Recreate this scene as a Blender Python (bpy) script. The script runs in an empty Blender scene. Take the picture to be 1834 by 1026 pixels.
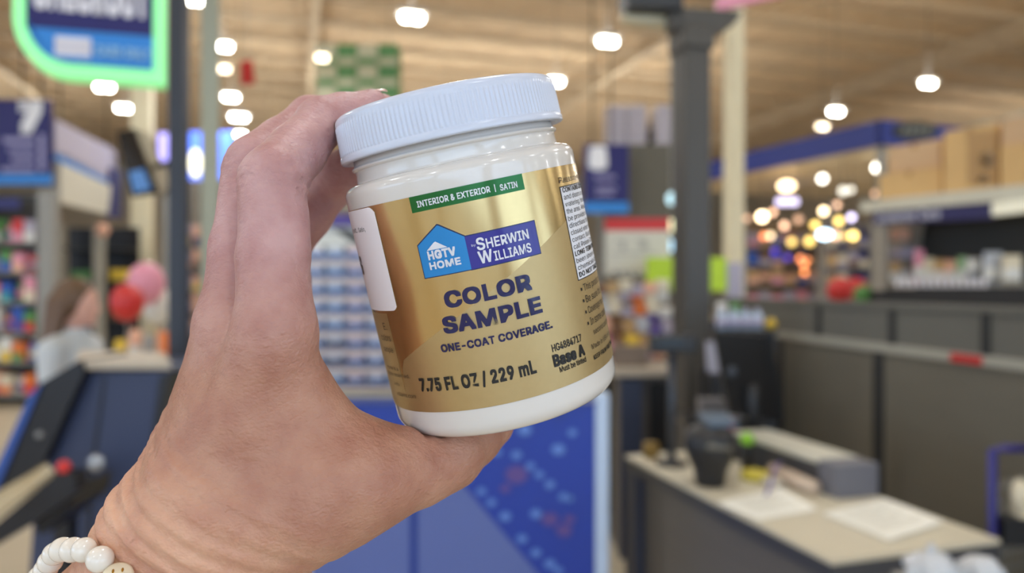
import bpy, bmesh, math, random, os
import numpy as np
from mathutils import Vector, Matrix

random.seed(7)
SC = bpy.context.scene
COL = SC.collection

# ------------------------------------------------------------------ camera
F = 1300.0                       # focal length in pixels of the 1834 x 1026 frame
CX, CY, CAMZ = 917.0, 513.0, 1.6
cam_d = bpy.data.cameras.new('camera')
cam_d.sensor_width = 36.0
cam_d.lens = F / 1834.0 * 36.0
cam_d.clip_start = 0.01
cam_d.clip_end = 200
cam_d.dof.use_dof = True
cam_d.dof.focus_distance = 0.206
cam_d.dof.aperture_fstop = 7.2
cam = bpy.data.objects.new('camera', cam_d)
cam.location = (0, 0, CAMZ)
cam.rotation_euler = (math.pi / 2, 0, 0)
COL.objects.link(cam)
SC.camera = cam

SC.view_settings.view_transform = 'Standard'
SC.view_settings.look = 'None'
SC.view_settings.gamma = 1.0
SC.view_settings.use_curve_mapping = False
SC.view_settings.exposure = 0.18

# ------------------------------------------------------------------ daylight outside the shop front
world = bpy.data.worlds.new('daylight')
SC.world = world
world.use_nodes = True
bg = world.node_tree.nodes['Background']
bg.inputs[0].default_value = (0.55, 0.74, 1.0, 1)
bg.inputs[1].default_value = 3.1

# store grid directions (the aisles run a little to the left of the view)
E1 = Vector((0.958, 0.285, 0))
E2 = Vector((-0.285, 0.958, 0))
ROT = math.atan2(0.285, 0.958)

# area lamps of the ceiling (each one sits in a high-bay fixture built below)
LAMP_W = 43.0
LAMP_UP = 27.0
FILL_UP = 70.0
VIEW_LAMPS = [(738, 30, 0, 'on the bare ceiling above the jar lid', 1.15), (1088, 73, 0, 'between the jar lid and the dark post', 1.1),
              (995, 145, 0, 'half hidden by the rim of the jar lid', 1.0), (400, 82, 0, 'topmost beside the grey-green column', .9),
              (400, 122, 1, 'dim, second from top beside the grey-green column', .8), (187, 155, 0, 'just under the green-edged sign', 1.1),
              (223, 193, 0, 'right above the tilted black monitor', 1.15),
              (413, 173, 0, 'third from top beside the grey-green column', 1.0), (428, 209, 0, 'close above the bent knuckles', 1.3),
              (431, 240, 0, 'touching the outline of the knuckles', .8), (1662, 148, 0, 'above the blue canopy corner, apart on the ribbed ceiling', 1.0),
              (1497, 199, 0, 'just above the blue canopy edge, upper of two', 1.1), (1473, 226, 1, 'dimmer, touching the blue canopy edge', 1.0),
              (577, 102, 1, 'standing in for a glint beside the green and white cases', .7), (697, 148, 1, 'standing in for a glint at the corner of the green and white cases', .7),  # two dim lamps added in place of glints on the shrink wrap
              (350, -2, 0, 'topmost by the dark sign post', .9)]
LAMP_Z = 5.95
GRID_LAMPS = []
for i in range(-3, 5):
    for j in range(-1, 4):
        p = E1 * (i * 5.2 + 1.0) + E2 * (j * 5.0 - 3.2)
        if p.y > 0.5 and abs(p.x / p.y) < 0.76 and (LAMP_Z - CAMZ) * F / p.y < 560:
            continue                                     # would be in view where the photo has none
        GRID_LAMPS.append((p.x, p.y))
spots = list(GRID_LAMPS)
for (px, py, dim, where, sz) in VIEW_LAMPS:
    d = (LAMP_Z - CAMZ) * F / (CY - py)
    if not dim:
        spots.append(((px - CX) / F * d, d))
FILL_LAMPS = []                                           # unseen fill lamps added behind the racks to brighten the roof
for d, xs in ((25, (480, 640, 800, 960, 1150, 1190)), (32, (480, 700, 860, 980, 1150, 1690, 1800)), (40, (500, 720, 950, 1170, 1700)), (27, (20, 55, -100))):
    FILL_LAMPS += [((px - CX) / F * d, d) for px in xs]
spots += FILL_LAMPS
for (x, y) in spots:
    far = y > 21.8
    ld = bpy.data.lights.new('bay_light', 'AREA')
    ld.shape = 'DISK'
    ld.size = 0.24
    ld.energy = LAMP_W
    ld.color = (0.92, 0.97, 1.0)
    lo = bpy.data.objects.new('bay_light', ld)
    lo.location = (x, y, LAMP_Z - 0.10)
    COL.objects.link(lo)
    up = ld.copy(); up.energy = FILL_UP if far else LAMP_UP; up.size = 0.5    # uplight added above each housing to brighten the roof deck
    lu = bpy.data.objects.new('roof_fill_light', up)
    lu.location = (x, y, LAMP_Z + 0.14); lu.rotation_euler = (math.pi, 0, 0)
    COL.objects.link(lu)

# ------------------------------------------------------------------ helpers
def lin(c):
    return tuple(((v / 255) / 12.92 if v / 255 <= 0.04045 else ((v / 255 + 0.055) / 1.055) ** 2.4) for v in c)

_M = {}
def mat(name, rgb, rough=0.6, metal=0.0, emit=0.0, emit_rgb=None, noise=0.06, nscale=6.0, bump=0.0, bscale=40.0,
        sss=0.0, trans=0.0, coat=0.0, alpha=1.0, stretch=None):
    if name in _M:
        return _M[name]
    m = bpy.data.materials.new(name)
    m.use_nodes = True
    nt = m.node_tree
    b = nt.nodes['Principled BSDF']
    col = lin(rgb)
    b.inputs['Roughness'].default_value = rough
    b.inputs['Metallic'].default_value = metal
    b.inputs['Base Color'].default_value = (*col, 1)
    b.inputs['Alpha'].default_value = alpha
    if noise or bump:
        tc = nt.nodes.new('ShaderNodeTexCoord')
        mp = nt.nodes.new('ShaderNodeMapping')
        nt.links.new(tc.outputs['Object'], mp.inputs['Vector'])
        if stretch:
            mp.inputs['Scale'].default_value = stretch
        n = nt.nodes.new('ShaderNodeTexNoise')
        n.inputs['Scale'].default_value = nscale
        n.inputs['Detail'].default_value = 4
        nt.links.new(mp.outputs[0], n.inputs['Vector'])
        if noise:
            r = nt.nodes.new('ShaderNodeMapRange')
            r.inputs['To Min'].default_value = 1 - noise
            r.inputs['To Max'].default_value = 1 + noise
            nt.links.new(n.outputs['Fac'], r.inputs['Value'])
            mx = nt.nodes.new('ShaderNodeVectorMath')
            mx.operation = 'SCALE'
            mx.inputs[0].default_value = col
            nt.links.new(r.outputs[0], mx.inputs['Scale'])
            nt.links.new(mx.outputs[0], b.inputs['Base Color'])
        if bump:
            n2 = nt.nodes.new('ShaderNodeTexNoise')
            n2.inputs['Scale'].default_value = bscale
            n2.inputs['Detail'].default_value = 3
            nt.links.new(mp.outputs[0], n2.inputs['Vector'])
            bp = nt.nodes.new('ShaderNodeBump')
            bp.inputs['Strength'].default_value = bump
            bp.inputs['Distance'].default_value = 0.01
            nt.links.new(n2.outputs['Fac'], bp.inputs['Height'])
            nt.links.new(bp.outputs[0], b.inputs['Normal'])
    if emit:
        ec = lin(emit_rgb or rgb)
        b.inputs['Emission Color'].default_value = (*ec, 1)
        b.inputs['Emission Strength'].default_value = emit
    if sss:
        b.inputs['Subsurface Weight'].default_value = sss
    if trans:
        b.inputs['Transmission Weight'].default_value = trans
    if coat:
        b.inputs['Coat Weight'].default_value = coat
        b.inputs['Coat Roughness'].default_value = 0.08
    _M[name] = m
    return m

def W(px, py, d):
    """world point seen at pixel (px, py) at depth d"""
    return Vector(((px - CX) / F * d, d, CAMZ + (CY - py) / F * d))

def on_z(px, py, z):
    """world point seen at pixel on the horizontal plane z"""
    d = (CAMZ - z) * F / (py - CY)
    return W(px, py, d)

FONT = None
try:
    fp = os.path.join(bpy.utils.system_resource('DATAFILES'), 'fonts', 'Inter.woff2')
    if os.path.exists(fp):
        FONT = bpy.data.fonts.load(fp)
except Exception:
    FONT = None

def text_geo(s, bold=0.0, depth=0.0):
    """verts (x, y, z) and faces of a string, normalised so its box is 0..1 in x and y; bold strokes are made by laying shifted copies over each other"""
    cu = bpy.data.curves.new('text', 'FONT')
    cu.body = s
    if FONT:
        cu.font = FONT
    cu.size = 1.0
    cu.resolution_u = 4
    cu.extrude = depth
    cu.space_character = 1.0 + bold * 1.6
    ob = bpy.data.objects.new('text', cu)
    COL.objects.link(ob)
    dg = bpy.context.evaluated_depsgraph_get()
    me = bpy.data.meshes.new_from_object(ob.evaluated_get(dg))
    v0 = [v.co.copy() for v in me.vertices]
    f0 = [list(p.vertices) for p in me.polygons]
    bpy.data.objects.remove(ob)
    bpy.data.curves.remove(cu)
    bpy.data.meshes.remove(me)
    if bold > 0:
        offs = [(i * bold, j * bold) for i in (-1, 0, 1) for j in (-1, 0, 1)] if bold > 0.02 else [(-bold, -bold), (bold, bold), (-bold, bold), (bold, -bold)]
    else:
        offs = [(0, 0)]
    vs, fs, lay = [], [], []
    for li, (dx, dy) in enumerate(offs):
        k = len(vs)
        lay += [li] * len(v0)
        vs += [Vector((v.x + dx, v.y + dy, v.z)) for v in v0]
        fs += [[i + k for i in f] for f in f0]
    x0 = min(v.x for v in vs); x1 = max(v.x for v in vs)
    y0 = min(v.y for v in vs); y1 = max(v.y for v in vs)
    return [((v.x - x0) / (x1 - x0), (v.y - y0) / (y1 - y0), v.z, l) for v, l in zip(vs, lay)], fs

class MB:
    """collects geometry with several materials and links it as ONE mesh object"""
    def __init__(self):
        self.v, self.f, self.mi, self.mats, self.sm = [], [], [], [], []
    def _m(self, m):
        if m not in self.mats:
            self.mats.append(m)
        return self.mats.index(m)
    def raw(self, verts, faces, m, smooth=False, M=None):
        k = len(self.v)
        mi = self._m(m)
        for v in verts:
            v = Vector(v)
            self.v.append(M @ v if M is not None else v)
        for f in faces:
            self.f.append([i + k for i in f]); self.mi.append(mi); self.sm.append(smooth)
        return self
    def box(self, c, s, m, rot=0.0, M=None):
        hx, hy, hz = s[0] / 2, s[1] / 2, s[2] / 2
        R = Matrix.Translation(Vector(c)) @ (Matrix.Rotation(rot, 4, 'Z') if not M else M)
        vs = [R @ Vector((x * hx, y * hy, z * hz)) for x in (-1, 1) for y in (-1, 1) for z in (-1, 1)]
        return self.raw(vs, [(0, 1, 3, 2), (4, 6, 7, 5), (0, 4, 5, 1), (2, 3, 7, 6), (0, 2, 6, 4), (1, 5, 7, 3)], m)
    def prism(self, pts, vec, m):
        """polygon (list of points) extruded by vec"""
        n = len(pts); pts = [Vector(p) for p in pts]; vec = Vector(vec)
        vs = pts + [p + vec for p in pts]
        fs = [list(range(n)), list(range(2 * n - 1, n - 1, -1))] + [(i, i + n, (i + 1) % n + n, (i + 1) % n) for i in range(n)]
        return self.raw(vs, fs, m)
    def tube(self, path, r, m, seg=10, caps=True):
        path = [Vector(p) for p in path]
        rs = r if isinstance(r, (list, tuple)) else [r] * len(path)
        vs, fs = [], []
        up = None
        for i, p in enumerate(path):
            t = (path[min(i + 1, len(path) - 1)] - path[max(i - 1, 0)]).normalized()
            if up is None:
                up = t.orthogonal().normalized()
            up = (up - t * up.dot(t)).normalized()
            w = t.cross(up)
            for k in range(seg):
                a = 2 * math.pi * k / seg
                vs.append(p + (up * math.cos(a) + w * math.sin(a)) * rs[i])
        for i in range(len(path) - 1):
            for k in range(seg):
                fs.append((i * seg + k, i * seg + (k + 1) % seg, (i + 1) * seg + (k + 1) % seg, (i + 1) * seg + k))
        if caps:
            fs.append(list(range(seg))[::-1]); fs.append([(len(path) - 1) * seg + k for k in range(seg)])
        return self.raw(vs, fs, m, True)
    def lathe(self, prof, m, seg=32, M=None):
        vs, fs = [], []
        for (r, z) in prof:
            for k in range(seg):
                a = 2 * math.pi * k / seg
                vs.append((r * math.cos(a), r * math.sin(a), z))
        for i in range(len(prof) - 1):
            for k in range(seg):
                fs.append((i * seg + k, i * seg + (k + 1) % seg, (i + 1) * seg + (k + 1) % seg, (i + 1) * seg + k))
        fs.append(list(range(seg))[::-1]); fs.append([(len(prof) - 1) * seg + k for k in range(seg)])
        return self.raw(vs, fs, m, True, M)
    def ball(self, c, r, m, seg=16, rings=10, M=None):
        if not isinstance(r, (tuple, list)):
            r = (r, r, r)
        prof = [(max(1e-4, math.sin(math.pi * i / rings)), -math.cos(math.pi * i / rings)) for i in range(rings + 1)]
        T = Matrix.Translation(Vector(c)) @ (M if M is not None else Matrix()) @ Matrix.Diagonal((r[0], r[1], r[2], 1))
        return self.lathe(prof, m, seg, T)
    def text(self, s, o, ex, ey, w, h, m, bold=0.0):
        """flat text with its box's lower left corner at o, ex / ey unit directions, w x h metres"""
        vs, fs = text_geo(s, bold)
        o, ex, ey = Vector(o), Vector(ex), Vector(ey)
        nn = ex.cross(ey)
        return self.raw([o + ex * (x * w) + ey * (y * h) + nn * (l * 0.0006) for x, y, z, l in vs], fs, m)
    def build(self, name, parent=None, loc=None, bevel=0.0):
        me = bpy.data.meshes.new(name)
        org = Vector(loc) if loc is not None else Vector((0, 0, 0))
        me.from_pydata([tuple(v - org) for v in self.v], [], self.f)
        for m in self.mats:
            me.materials.append(m)
        me.polygons.foreach_set('material_index', self.mi)
        me.polygons.foreach_set('use_smooth', self.sm)
        me.validate()
        me.update()
        o = bpy.data.objects.new(name, me)
        COL.objects.link(o)
        if parent is not None:
            o.parent = parent
            o.location = org - parent.location if loc is not None else -parent.location
            if parent.get('_rot'):
                o.location = org
        else:
            o.location = org
        if bevel:
            md = o.modifiers.new('bevel', 'BEVEL')
            md.width = bevel; md.segments = 3; md.limit_method = 'ANGLE'
        return o

def tag(o, label=None, cat=None, group=None, kind=None):
    if label: o['label'] = label
    if cat: o['category'] = cat
    if group: o['group'] = group
    if kind: o['kind'] = kind
    return o

def empty(name, loc, label, cat, group=None):
    o = bpy.data.objects.new(name, None)
    o.empty_display_size = 0.05
    o.location = loc
    COL.objects.link(o)
    return tag(o, label, cat, group)

def copy_tree(root, loc, label=None, group=None, rz=None):
    r = root.copy(); COL.objects.link(r); r.location = loc
    if rz is not None: r.rotation_euler.z = rz
    if label: r['label'] = label
    if group: r['group'] = group
    for ch in list(root.children):
        c = ch.copy(); COL.objects.link(c); c.parent = r
        for g in list(ch.children):
            d = g.copy(); COL.objects.link(d); d.parent = c
    return r

def sub(mb, name, part, bevel=0.0):
    """a sub-part: its own mesh under a part (whose frame is the world's)"""
    o = mb.build(name, bevel=bevel)
    o.parent = part
    return o

ORD = ['first', 'second', 'third', 'fourth', 'fifth', 'sixth', 'seventh', 'eighth', 'ninth', 'tenth', 'eleventh', 'twelfth']

# ------------------------------------------------------------------ signed-distance mesher (hand, person, crumpled bags)
def smin(a, b, k):
    h = np.clip(0.5 + 0.5 * (b - a) / k, 0, 1)
    return b + (a - b) * h - k * h * (1 - h)

class Field:
    def __init__(self, lo, hi, step):
        self.lo = np.array(lo, float); self.step = step
        self.n = np.ceil((np.array(hi) - self.lo) / step).astype(int) + 1
        self.d = np.full(self.n, 1.0, np.float32)
    def blank(self):
        return np.full(self.n, 1.0, np.float32)
    def _win(self, lo, hi):
        a = np.clip(np.floor((lo - self.lo) / self.step).astype(int), 0, self.n)
        b = np.clip(np.ceil((hi - self.lo) / self.step).astype(int) + 1, 0, self.n)
        sl = tuple(slice(int(x), int(y)) for x, y in zip(a, b))
        ax = [self.lo[i] + self.step * np.arange(a[i], max(a[i], b[i]), dtype=np.float32) for i in range(3)]
        return sl, np.meshgrid(*ax, indexing='ij')
    def cone(self, D, p, q, r0, r1, k=0.004, crease=None, flat=None):
        p = np.array(p, float); q = np.array(q, float)
        m = max(r0, r1) + 0.012 * max(1, self.step / 0.001) + k
        sl, (X, Y, Z) = self._win(np.minimum(p, q) - m, np.maximum(p, q) + m)
        if X.size == 0: return
        v = q - p; L2 = float(v @ v) + 1e-12
        px, py, pz = X - p[0], Y - p[1], Z - p[2]
        t0 = (px * v[0] + py * v[1] + pz * v[2]) / L2
        t = np.clip(t0, 0, 1)
        dd = np.sqrt((px - t * v[0]) ** 2 + (py - t * v[1]) ** 2 + (pz - t * v[2]) ** 2) - (r0 + (r1 - r0) * t)
        D[sl] = smin(D[sl], dd.astype(np.float32), k)
    def ell(self, D, c, r, k=0.004, R=None):
        c = np.array(c, float); r = np.array(r, float)
        m = r.max() + 0.012 * max(1, self.step / 0.001) + k
        sl, (X, Y, Z) = self._win(c - m, c + m)
        if X.size == 0: return
        P = np.stack([X - c[0], Y - c[1], Z - c[2]], -1)
        if R is not None: P = P @ R
        k0 = np.sqrt(((P / r) ** 2).sum(-1)); k1 = np.sqrt(((P / (r * r)) ** 2).sum(-1)) + 1e-9
        dd = k0 * (k0 - 1) / k1
        D[sl] = smin(D[sl], dd.astype(np.float32), k)
    def grid(self):
        ax = [self.lo[i] + self.step * np.arange(self.n[i], dtype=np.float32) for i in range(3)]
        return np.meshgrid(*ax, indexing='ij')
    def mesh(self, D, relax=2):
        """naive surface nets"""
        n = self.n
        s = D < 0
        c = np.zeros(tuple(n - 1), np.int8)
        for i in (0, 1):
            for j in (0, 1):
                for k in (0, 1):
                    c += s[i:n[0] - 1 + i, j:n[1] - 1 + j, k:n[2] - 1 + k]
        cell = (c > 0) & (c < 8)
        ijk = np.argwhere(cell)
        idx = np.full(cell.shape, -1, np.int64); idx[cell] = np.arange(len(ijk))
        corners = [(i, j, k) for i in (0, 1) for j in (0, 1) for k in (0, 1)]
        val = np.stack([D[ijk[:, 0] + a, ijk[:, 1] + b, ijk[:, 2] + g] for a, b, g in corners], 1).astype(float)
        acc = np.zeros((len(ijk), 3)); cnt = np.zeros(len(ijk))
        for x in range(8):
            for y in range(x + 1, 8):
                ca, cb = np.array(corners[x]), np.array(corners[y])
                if np.abs(ca - cb).sum() != 1: continue
                va, vb = val[:, x], val[:, y]
                cr = (va < 0) != (vb < 0)
                t = np.where(cr, va / np.where(cr, va - vb, 1), 0)
                pt = ca + t[:, None] * (cb - ca)
                acc += pt * cr[:, None]; cnt += cr
        V = self.lo + self.step * (ijk + acc / cnt[:, None])
        quads = []
        for ax in range(3):
            o1, o2 = (ax + 1) % 3, (ax + 2) % 3
            sa = [slice(None)] * 3; sb = [slice(None)] * 3
            sa[ax] = slice(0, n[ax] - 1); sb[ax] = slice(1, n[ax])
            A, B = s[tuple(sa)], s[tuple(sb)]
            e = np.argwhere(A != B)
            e = e[(e[:, o1] > 0) & (e[:, o2] > 0) & (e[:, o1] < n[o1] - 1) & (e[:, o2] < n[o2] - 1)]
            d1 = np.zeros(3, int); d1[o1] = 1
            d2 = np.zeros(3, int); d2[o2] = 1
            q = [e - d1 - d2, e - d2, e, e - d1]
            Q = np.stack([idx[w[:, 0], w[:, 1], w[:, 2]] for w in q], 1)
            fl = A[e[:, 0], e[:, 1], e[:, 2]]
            Q[~fl] = Q[~fl][:, ::-1]
            quads.append(Q)
        Q = np.concatenate(quads)
        Q = Q[(Q >= 0).all(1)]
        for _ in range(relax):                     # light smoothing along the quad edges
            S = np.zeros_like(V); N = np.zeros(len(V))
            for a in range(4):
                b = (a + 1) % 4
                np.add.at(S, Q[:, a], V[Q[:, b]]); np.add.at(N, Q[:, a], 1)
                np.add.at(S, Q[:, b], V[Q[:, a]]); np.add.at(N, Q[:, b], 1)
            V = V * 0.5 + 0.5 * S / np.maximum(N, 1)[:, None]
        return V, Q

def mesh_obj(name, V, Q, m, parent=None):
    me = bpy.data.meshes.new(name)
    me.from_pydata(V.tolist(), [], Q.tolist())
    me.materials.append(m)
    me.polygons.foreach_set('use_smooth', [True] * len(me.polygons))
    me.update()
    o = bpy.data.objects.new(name, me)
    COL.objects.link(o)
    if parent is not None:
        o.parent = parent
        o.location = -parent.location
    return o

# ------------------------------------------------------------------ the building shell
def S(a, b, z=0.0):
    """store grid -> world"""
    p = E1 * a + E2 * b
    return Vector((p.x, p.y, z))

m_floor = mat('concrete_floor', (196, 184, 160), 0.35, nscale=1.5, noise=0.08)
m_deck = mat('roof_deck_warm_lit', (205, 178, 142), 0.8, nscale=0.6, noise=0.07)  # white deck; the warm light on it is put into this tan
m_joist = mat('joist_warm_lit', (196, 174, 142), 0.7)  # same warm light put into the joists' colour
m_wall = mat('wall_paint', (200, 190, 170), 0.8)
m_mull = mat('shop_front_frame', (70, 72, 78), 0.4, metal=0.3)
HC = 9.6
fl = MB(); fl.box(S(2, 17, -0.1), (60, 64, 0.2), m_floor, ROT)
tag(fl.build('floor'), kind='structure')
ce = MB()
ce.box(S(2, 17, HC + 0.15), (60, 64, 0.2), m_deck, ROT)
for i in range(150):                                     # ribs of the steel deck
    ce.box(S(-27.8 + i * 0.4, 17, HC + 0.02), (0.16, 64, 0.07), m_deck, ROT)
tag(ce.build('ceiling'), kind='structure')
for nm, c, s in (('wall_back', S(2, 48.9, 0), (60, 0.3, 2 * HC)), 
                 ('wall_right', S(31.9, 17, 0), (0.3, 64, 2 * HC))):
    w = MB(); w.box(c, s, m_wall, ROT); tag(w.build(nm), kind='structure')
w = MB()
w.box(S(-27.9, 31.5, 0), (0.3, 35, 2 * HC), m_wall, ROT); w.box(S(-27.9, 2, (6.4 + HC) / 2), (0.3, 24, HC - 6.4), m_wall, ROT); w.box(S(-27.9, 2, 0.2), (0.3, 24, 0.5), m_wall, ROT)
w.box(S(-27.9, -12.5, 0), (0.3, 5, 2 * HC), m_wall, ROT)
tag(w.build('wall_left'), kind='structure')
for i in range(2):  # unseen windows added to bring in daylight from the left
    w = MB()
    for k in range(7):
        w.box(S(-27.9, -9.9 + i * 12 + k * 1.98, 3.4), (0.14, 0.10, 5.9), m_mull, ROT)
    for z in (0.5, 3.2, 6.35):
        w.box(S(-27.9, -4 + i * 12, z), (0.12, 12, 0.08), m_mull, ROT)
    tag(w.build('window_%d' % (i + 7)), kind='structure')
w = MB()
w.box(S(2, -10.0, (4.9 + HC) / 2), (60, 0.3, HC - 4.9), m_wall, ROT); w.box(S(2, -10.0, 0.2), (60, 0.3, 0.5), m_wall, ROT)
for i in range(7):
    w.box(S(-28 + i * 10, -10.0, 3.0), (1.4, 0.34, 6.0), m_wall, ROT)
tag(w.build('wall_front'), kind='structure')
for i in range(6):
    w = MB()
    for k in range(6):
        w.box(S(-27.2 + i * 10 + k * 1.68, -9.95, 2.7), (0.10, 0.14, 4.5), m_mull, ROT)
    for z in (0.5, 2.6, 4.9):
        w.box(S(-23 + i * 10, -9.95, z), (8.5, 0.12, 0.08), m_mull, ROT)
    tag(w.build('window_%d' % (i + 1)), kind='structure')

# open-web roof joists
jm = MB()
L = 56.0
jm.box((0, 0, 0.30), (L, 0.12, 0.06), m_joist); jm.box((0, 0, -0.30), (L, 0.12, 0.06), m_joist)
nz = 46
zz = [Vector((-L / 2 + L * i / nz, 0, 0.28 if i % 2 else -0.28)) for i in range(nz + 1)]
for a, b in zip(zz[:-1], zz[1:]):
    jm.tube([a, b], 0.022, m_joist, 5, False)
j0 = None
for k in range(22):
    if j0 is None:
        j0 = jm.build('trim_1'); o = j0; tag(o, kind='structure')
    else:
        o = j0.copy(); COL.objects.link(o); o.name = 'trim_%d' % (k + 1)
    o.location = S(2, 5.5 + k * 1.9, HC - 0.40); o.rotation_euler.z = ROT
for k, a in enumerate((-9.5, 0.5, 10.5, 20.5)):          # girders that carry the joists
    g = MB(); g.box(S(a, 17, HC - 0.72), (0.2, 64, 0.05), m_joist, ROT); g.box(S(a, 17, HC - 0.40), (0.03, 64, 0.6), m_joist, ROT)
    tag(g.build('trim_%d' % (k + 30)), kind='structure')

# building columns
def column(name, px, d, w, m, top=HC, rot=ROT):
    c = MB(); x = (px - CX) / F * d
    c.box((x, d, top / 2), (w, w, top), m, rot)
    return tag(c.build(name, bevel=0.012), kind='structure')
m_cream = mat('cream_column_paint', (226, 214, 180), 0.6)
m_sage = mat('grey_green_column_paint', (160, 165, 150), 0.6)
column('trim_40', 1314, 8.2, 0.17, m_cream)
column('trim_41', 377, 8.6, 0.19, m_sage)
column('trim_42', 255, 13.0, 0.33, m_cream)

# ------------------------------------------------------------------ high-bay lamps
m_hous = mat('lamp_housing_white', (225, 222, 215), 0.4)
m_rod = mat('lamp_rod_dark', (60, 54, 46), 0.6)
m_bulb = mat('lamp_lens_lit', (255, 250, 238), 0.4, emit=26, emit_rgb=(255, 250, 236), noise=0)
m_bulb2 = mat('lamp_lens_dim', (255, 240, 215), 0.4, emit=6, emit_rgb=(255, 236, 205), noise=0)
def bay_lamp(p, label, group, dim=False, size=1.0):
    t = empty('high_bay_lamp', p, label, 'ceiling lamp', group)
    b = MB()
    b.box(p + Vector((0, 0, 0.06)), (0.40 * size, 0.22 * size, 0.07), m_hous, ROT)
    b.build('housing', t, bevel=0.01)
    for s in (-1, 1):
        c = p + E1 * (s * 0.075 * size)
        MB().lathe([(0.075 * size, 0.02), (0.08 * size, -0.03), (0.07 * size, -0.06), (0.03 * size, -0.075)], m_bulb2 if dim else m_bulb, 16, Matrix.Translation(c)).build('lens', t)
    MB().tube([p + Vector((0, 0, 0.09)), Vector((p.x, p.y, HC + 0.045))], 0.006, m_rod, 6).build('hanging_rod', t)
    return t
for x, y, dim, where, sz in VIEW_LAMPS:
    d = (LAMP_Z - CAMZ) * F / (CY - y)
    bay_lamp(W(x, y, d), 'lit white high-bay ceiling lamp ' + where, 'high-bay lamps under the roof', bool(dim), sz)
for (x, y) in FILL_LAMPS:
    bay_lamp(Vector((x, y, LAMP_Z)), 'unseen high-bay fill lamp added behind the racks', 'added fill lamps behind the racks')
for (x, y) in GRID_LAMPS:                                # the rest of the grid, over and behind the viewer
    bay_lamp(Vector((x, y, LAMP_Z)), 'lit white high-bay ceiling lamp over the aisles behind the viewer', 'high-bay lamps outside the view')

# ------------------------------------------------------------------ the paint sample jar (built in its own frame: z = axis, -y faces the viewer)
JR = 0.037                                        # radius of the labelled wall
AX = Vector((-0.206566, -0.134491, 0.969145)); UX = Vector((0.978031, 0, 0.208460)); VX = Vector((-0.028036, 0.990915, 0.131537))
JC = Vector((-0.4291 * JR, 6.3214 * JR, CAMZ + 0.8621 * JR))        # centre of the label's top edge
JM = Matrix(((UX.x, VX.x, AX.x, JC.x), (UX.y, VX.y, AX.y, JC.y), (UX.z, VX.z, AX.z, JC.z), (0, 0, 0, 1)))
jar = empty('paint_sample_jar', (0, 0, 0), 'small white plastic paint sample jar with gold label, gripped by a hand', 'jar')
jar.matrix_world = JM
jar['_rot'] = 1
del jar['_rot']

def jpart(mb, name):
    o = mb.build(name)
    o.parent = jar
    return o

m_plastic = mat('jar_white_plastic', (224, 220, 215), 0.14, noise=0.015, nscale=60, sss=0.0, coat=0.4)
m_lid = mat('lid_white_plastic', (210, 218, 236), 0.22, noise=0.01, nscale=60)  # bluish because the cool daylight is put into the colour
m_gold = mat('label_gold_foil', (208, 180, 126), 0.21, metal=0.94, noise=0.03, nscale=300)
m_satin = mat('label_gold_satin', (196, 172, 124), 0.42, metal=0.80, noise=0.05, nscale=400)
m_green = mat('label_green_foil', (28, 104, 44), 0.25, metal=0.35, noise=0.03, nscale=200)
m_sky = mat('label_sky_blue', (32, 134, 205), 0.35, noise=0.02, nscale=200)
m_indigo = mat('label_indigo', (40, 34, 142), 0.28, noise=0.03, nscale=200, coat=0.3)
m_white = mat('label_white_ink', (228, 230, 238), 0.45, noise=0.0)
m_navy = mat('label_navy_ink', (20, 17, 78), 0.25, noise=0.0, coat=0.2)
m_black = mat('label_black_ink', (30, 28, 26), 0.45, noise=0.0)
m_brown = mat('label_brown_ink', (84, 66, 44), 0.45, noise=0.0)
m_stick = mat('sticker_white_paper', (248, 243, 247), 0.40, noise=0.015, nscale=150)

def lathe_j(prof, seg, m, rib=None):
    mb = MB()
    vs, fs = [], []
    for i, (r, z) in enumerate(prof):
        for k in range(seg):
            a = 2 * math.pi * k / seg
            rr = r
            if rib and rib[0] <= z <= rib[1]:
                ph = (k * rib[2] / seg) % 1.0
                e = min(1, (z - rib[0]) / 0.012, (rib[1] - z) / 0.012)
                rr = r + rib[3] * e * (0.5 + 0.5 * math.cos(2 * math.pi * ph)) ** 0.8
            vs.append((rr * JR * math.cos(a), rr * JR * math.sin(a), z * JR))
    for i in range(len(prof) - 1):
        for k in range(seg):
            fs.append((i * seg + k, i * seg + (k + 1) % seg, (i + 1) * seg + (k + 1) % seg, (i + 1) * seg + k))
    fs.append(list(range(seg))[::-1]); fs.append([(len(prof) - 1) * seg + k for k in range(seg)])
    mb.raw(vs, fs, m, True)
    return mb

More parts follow.
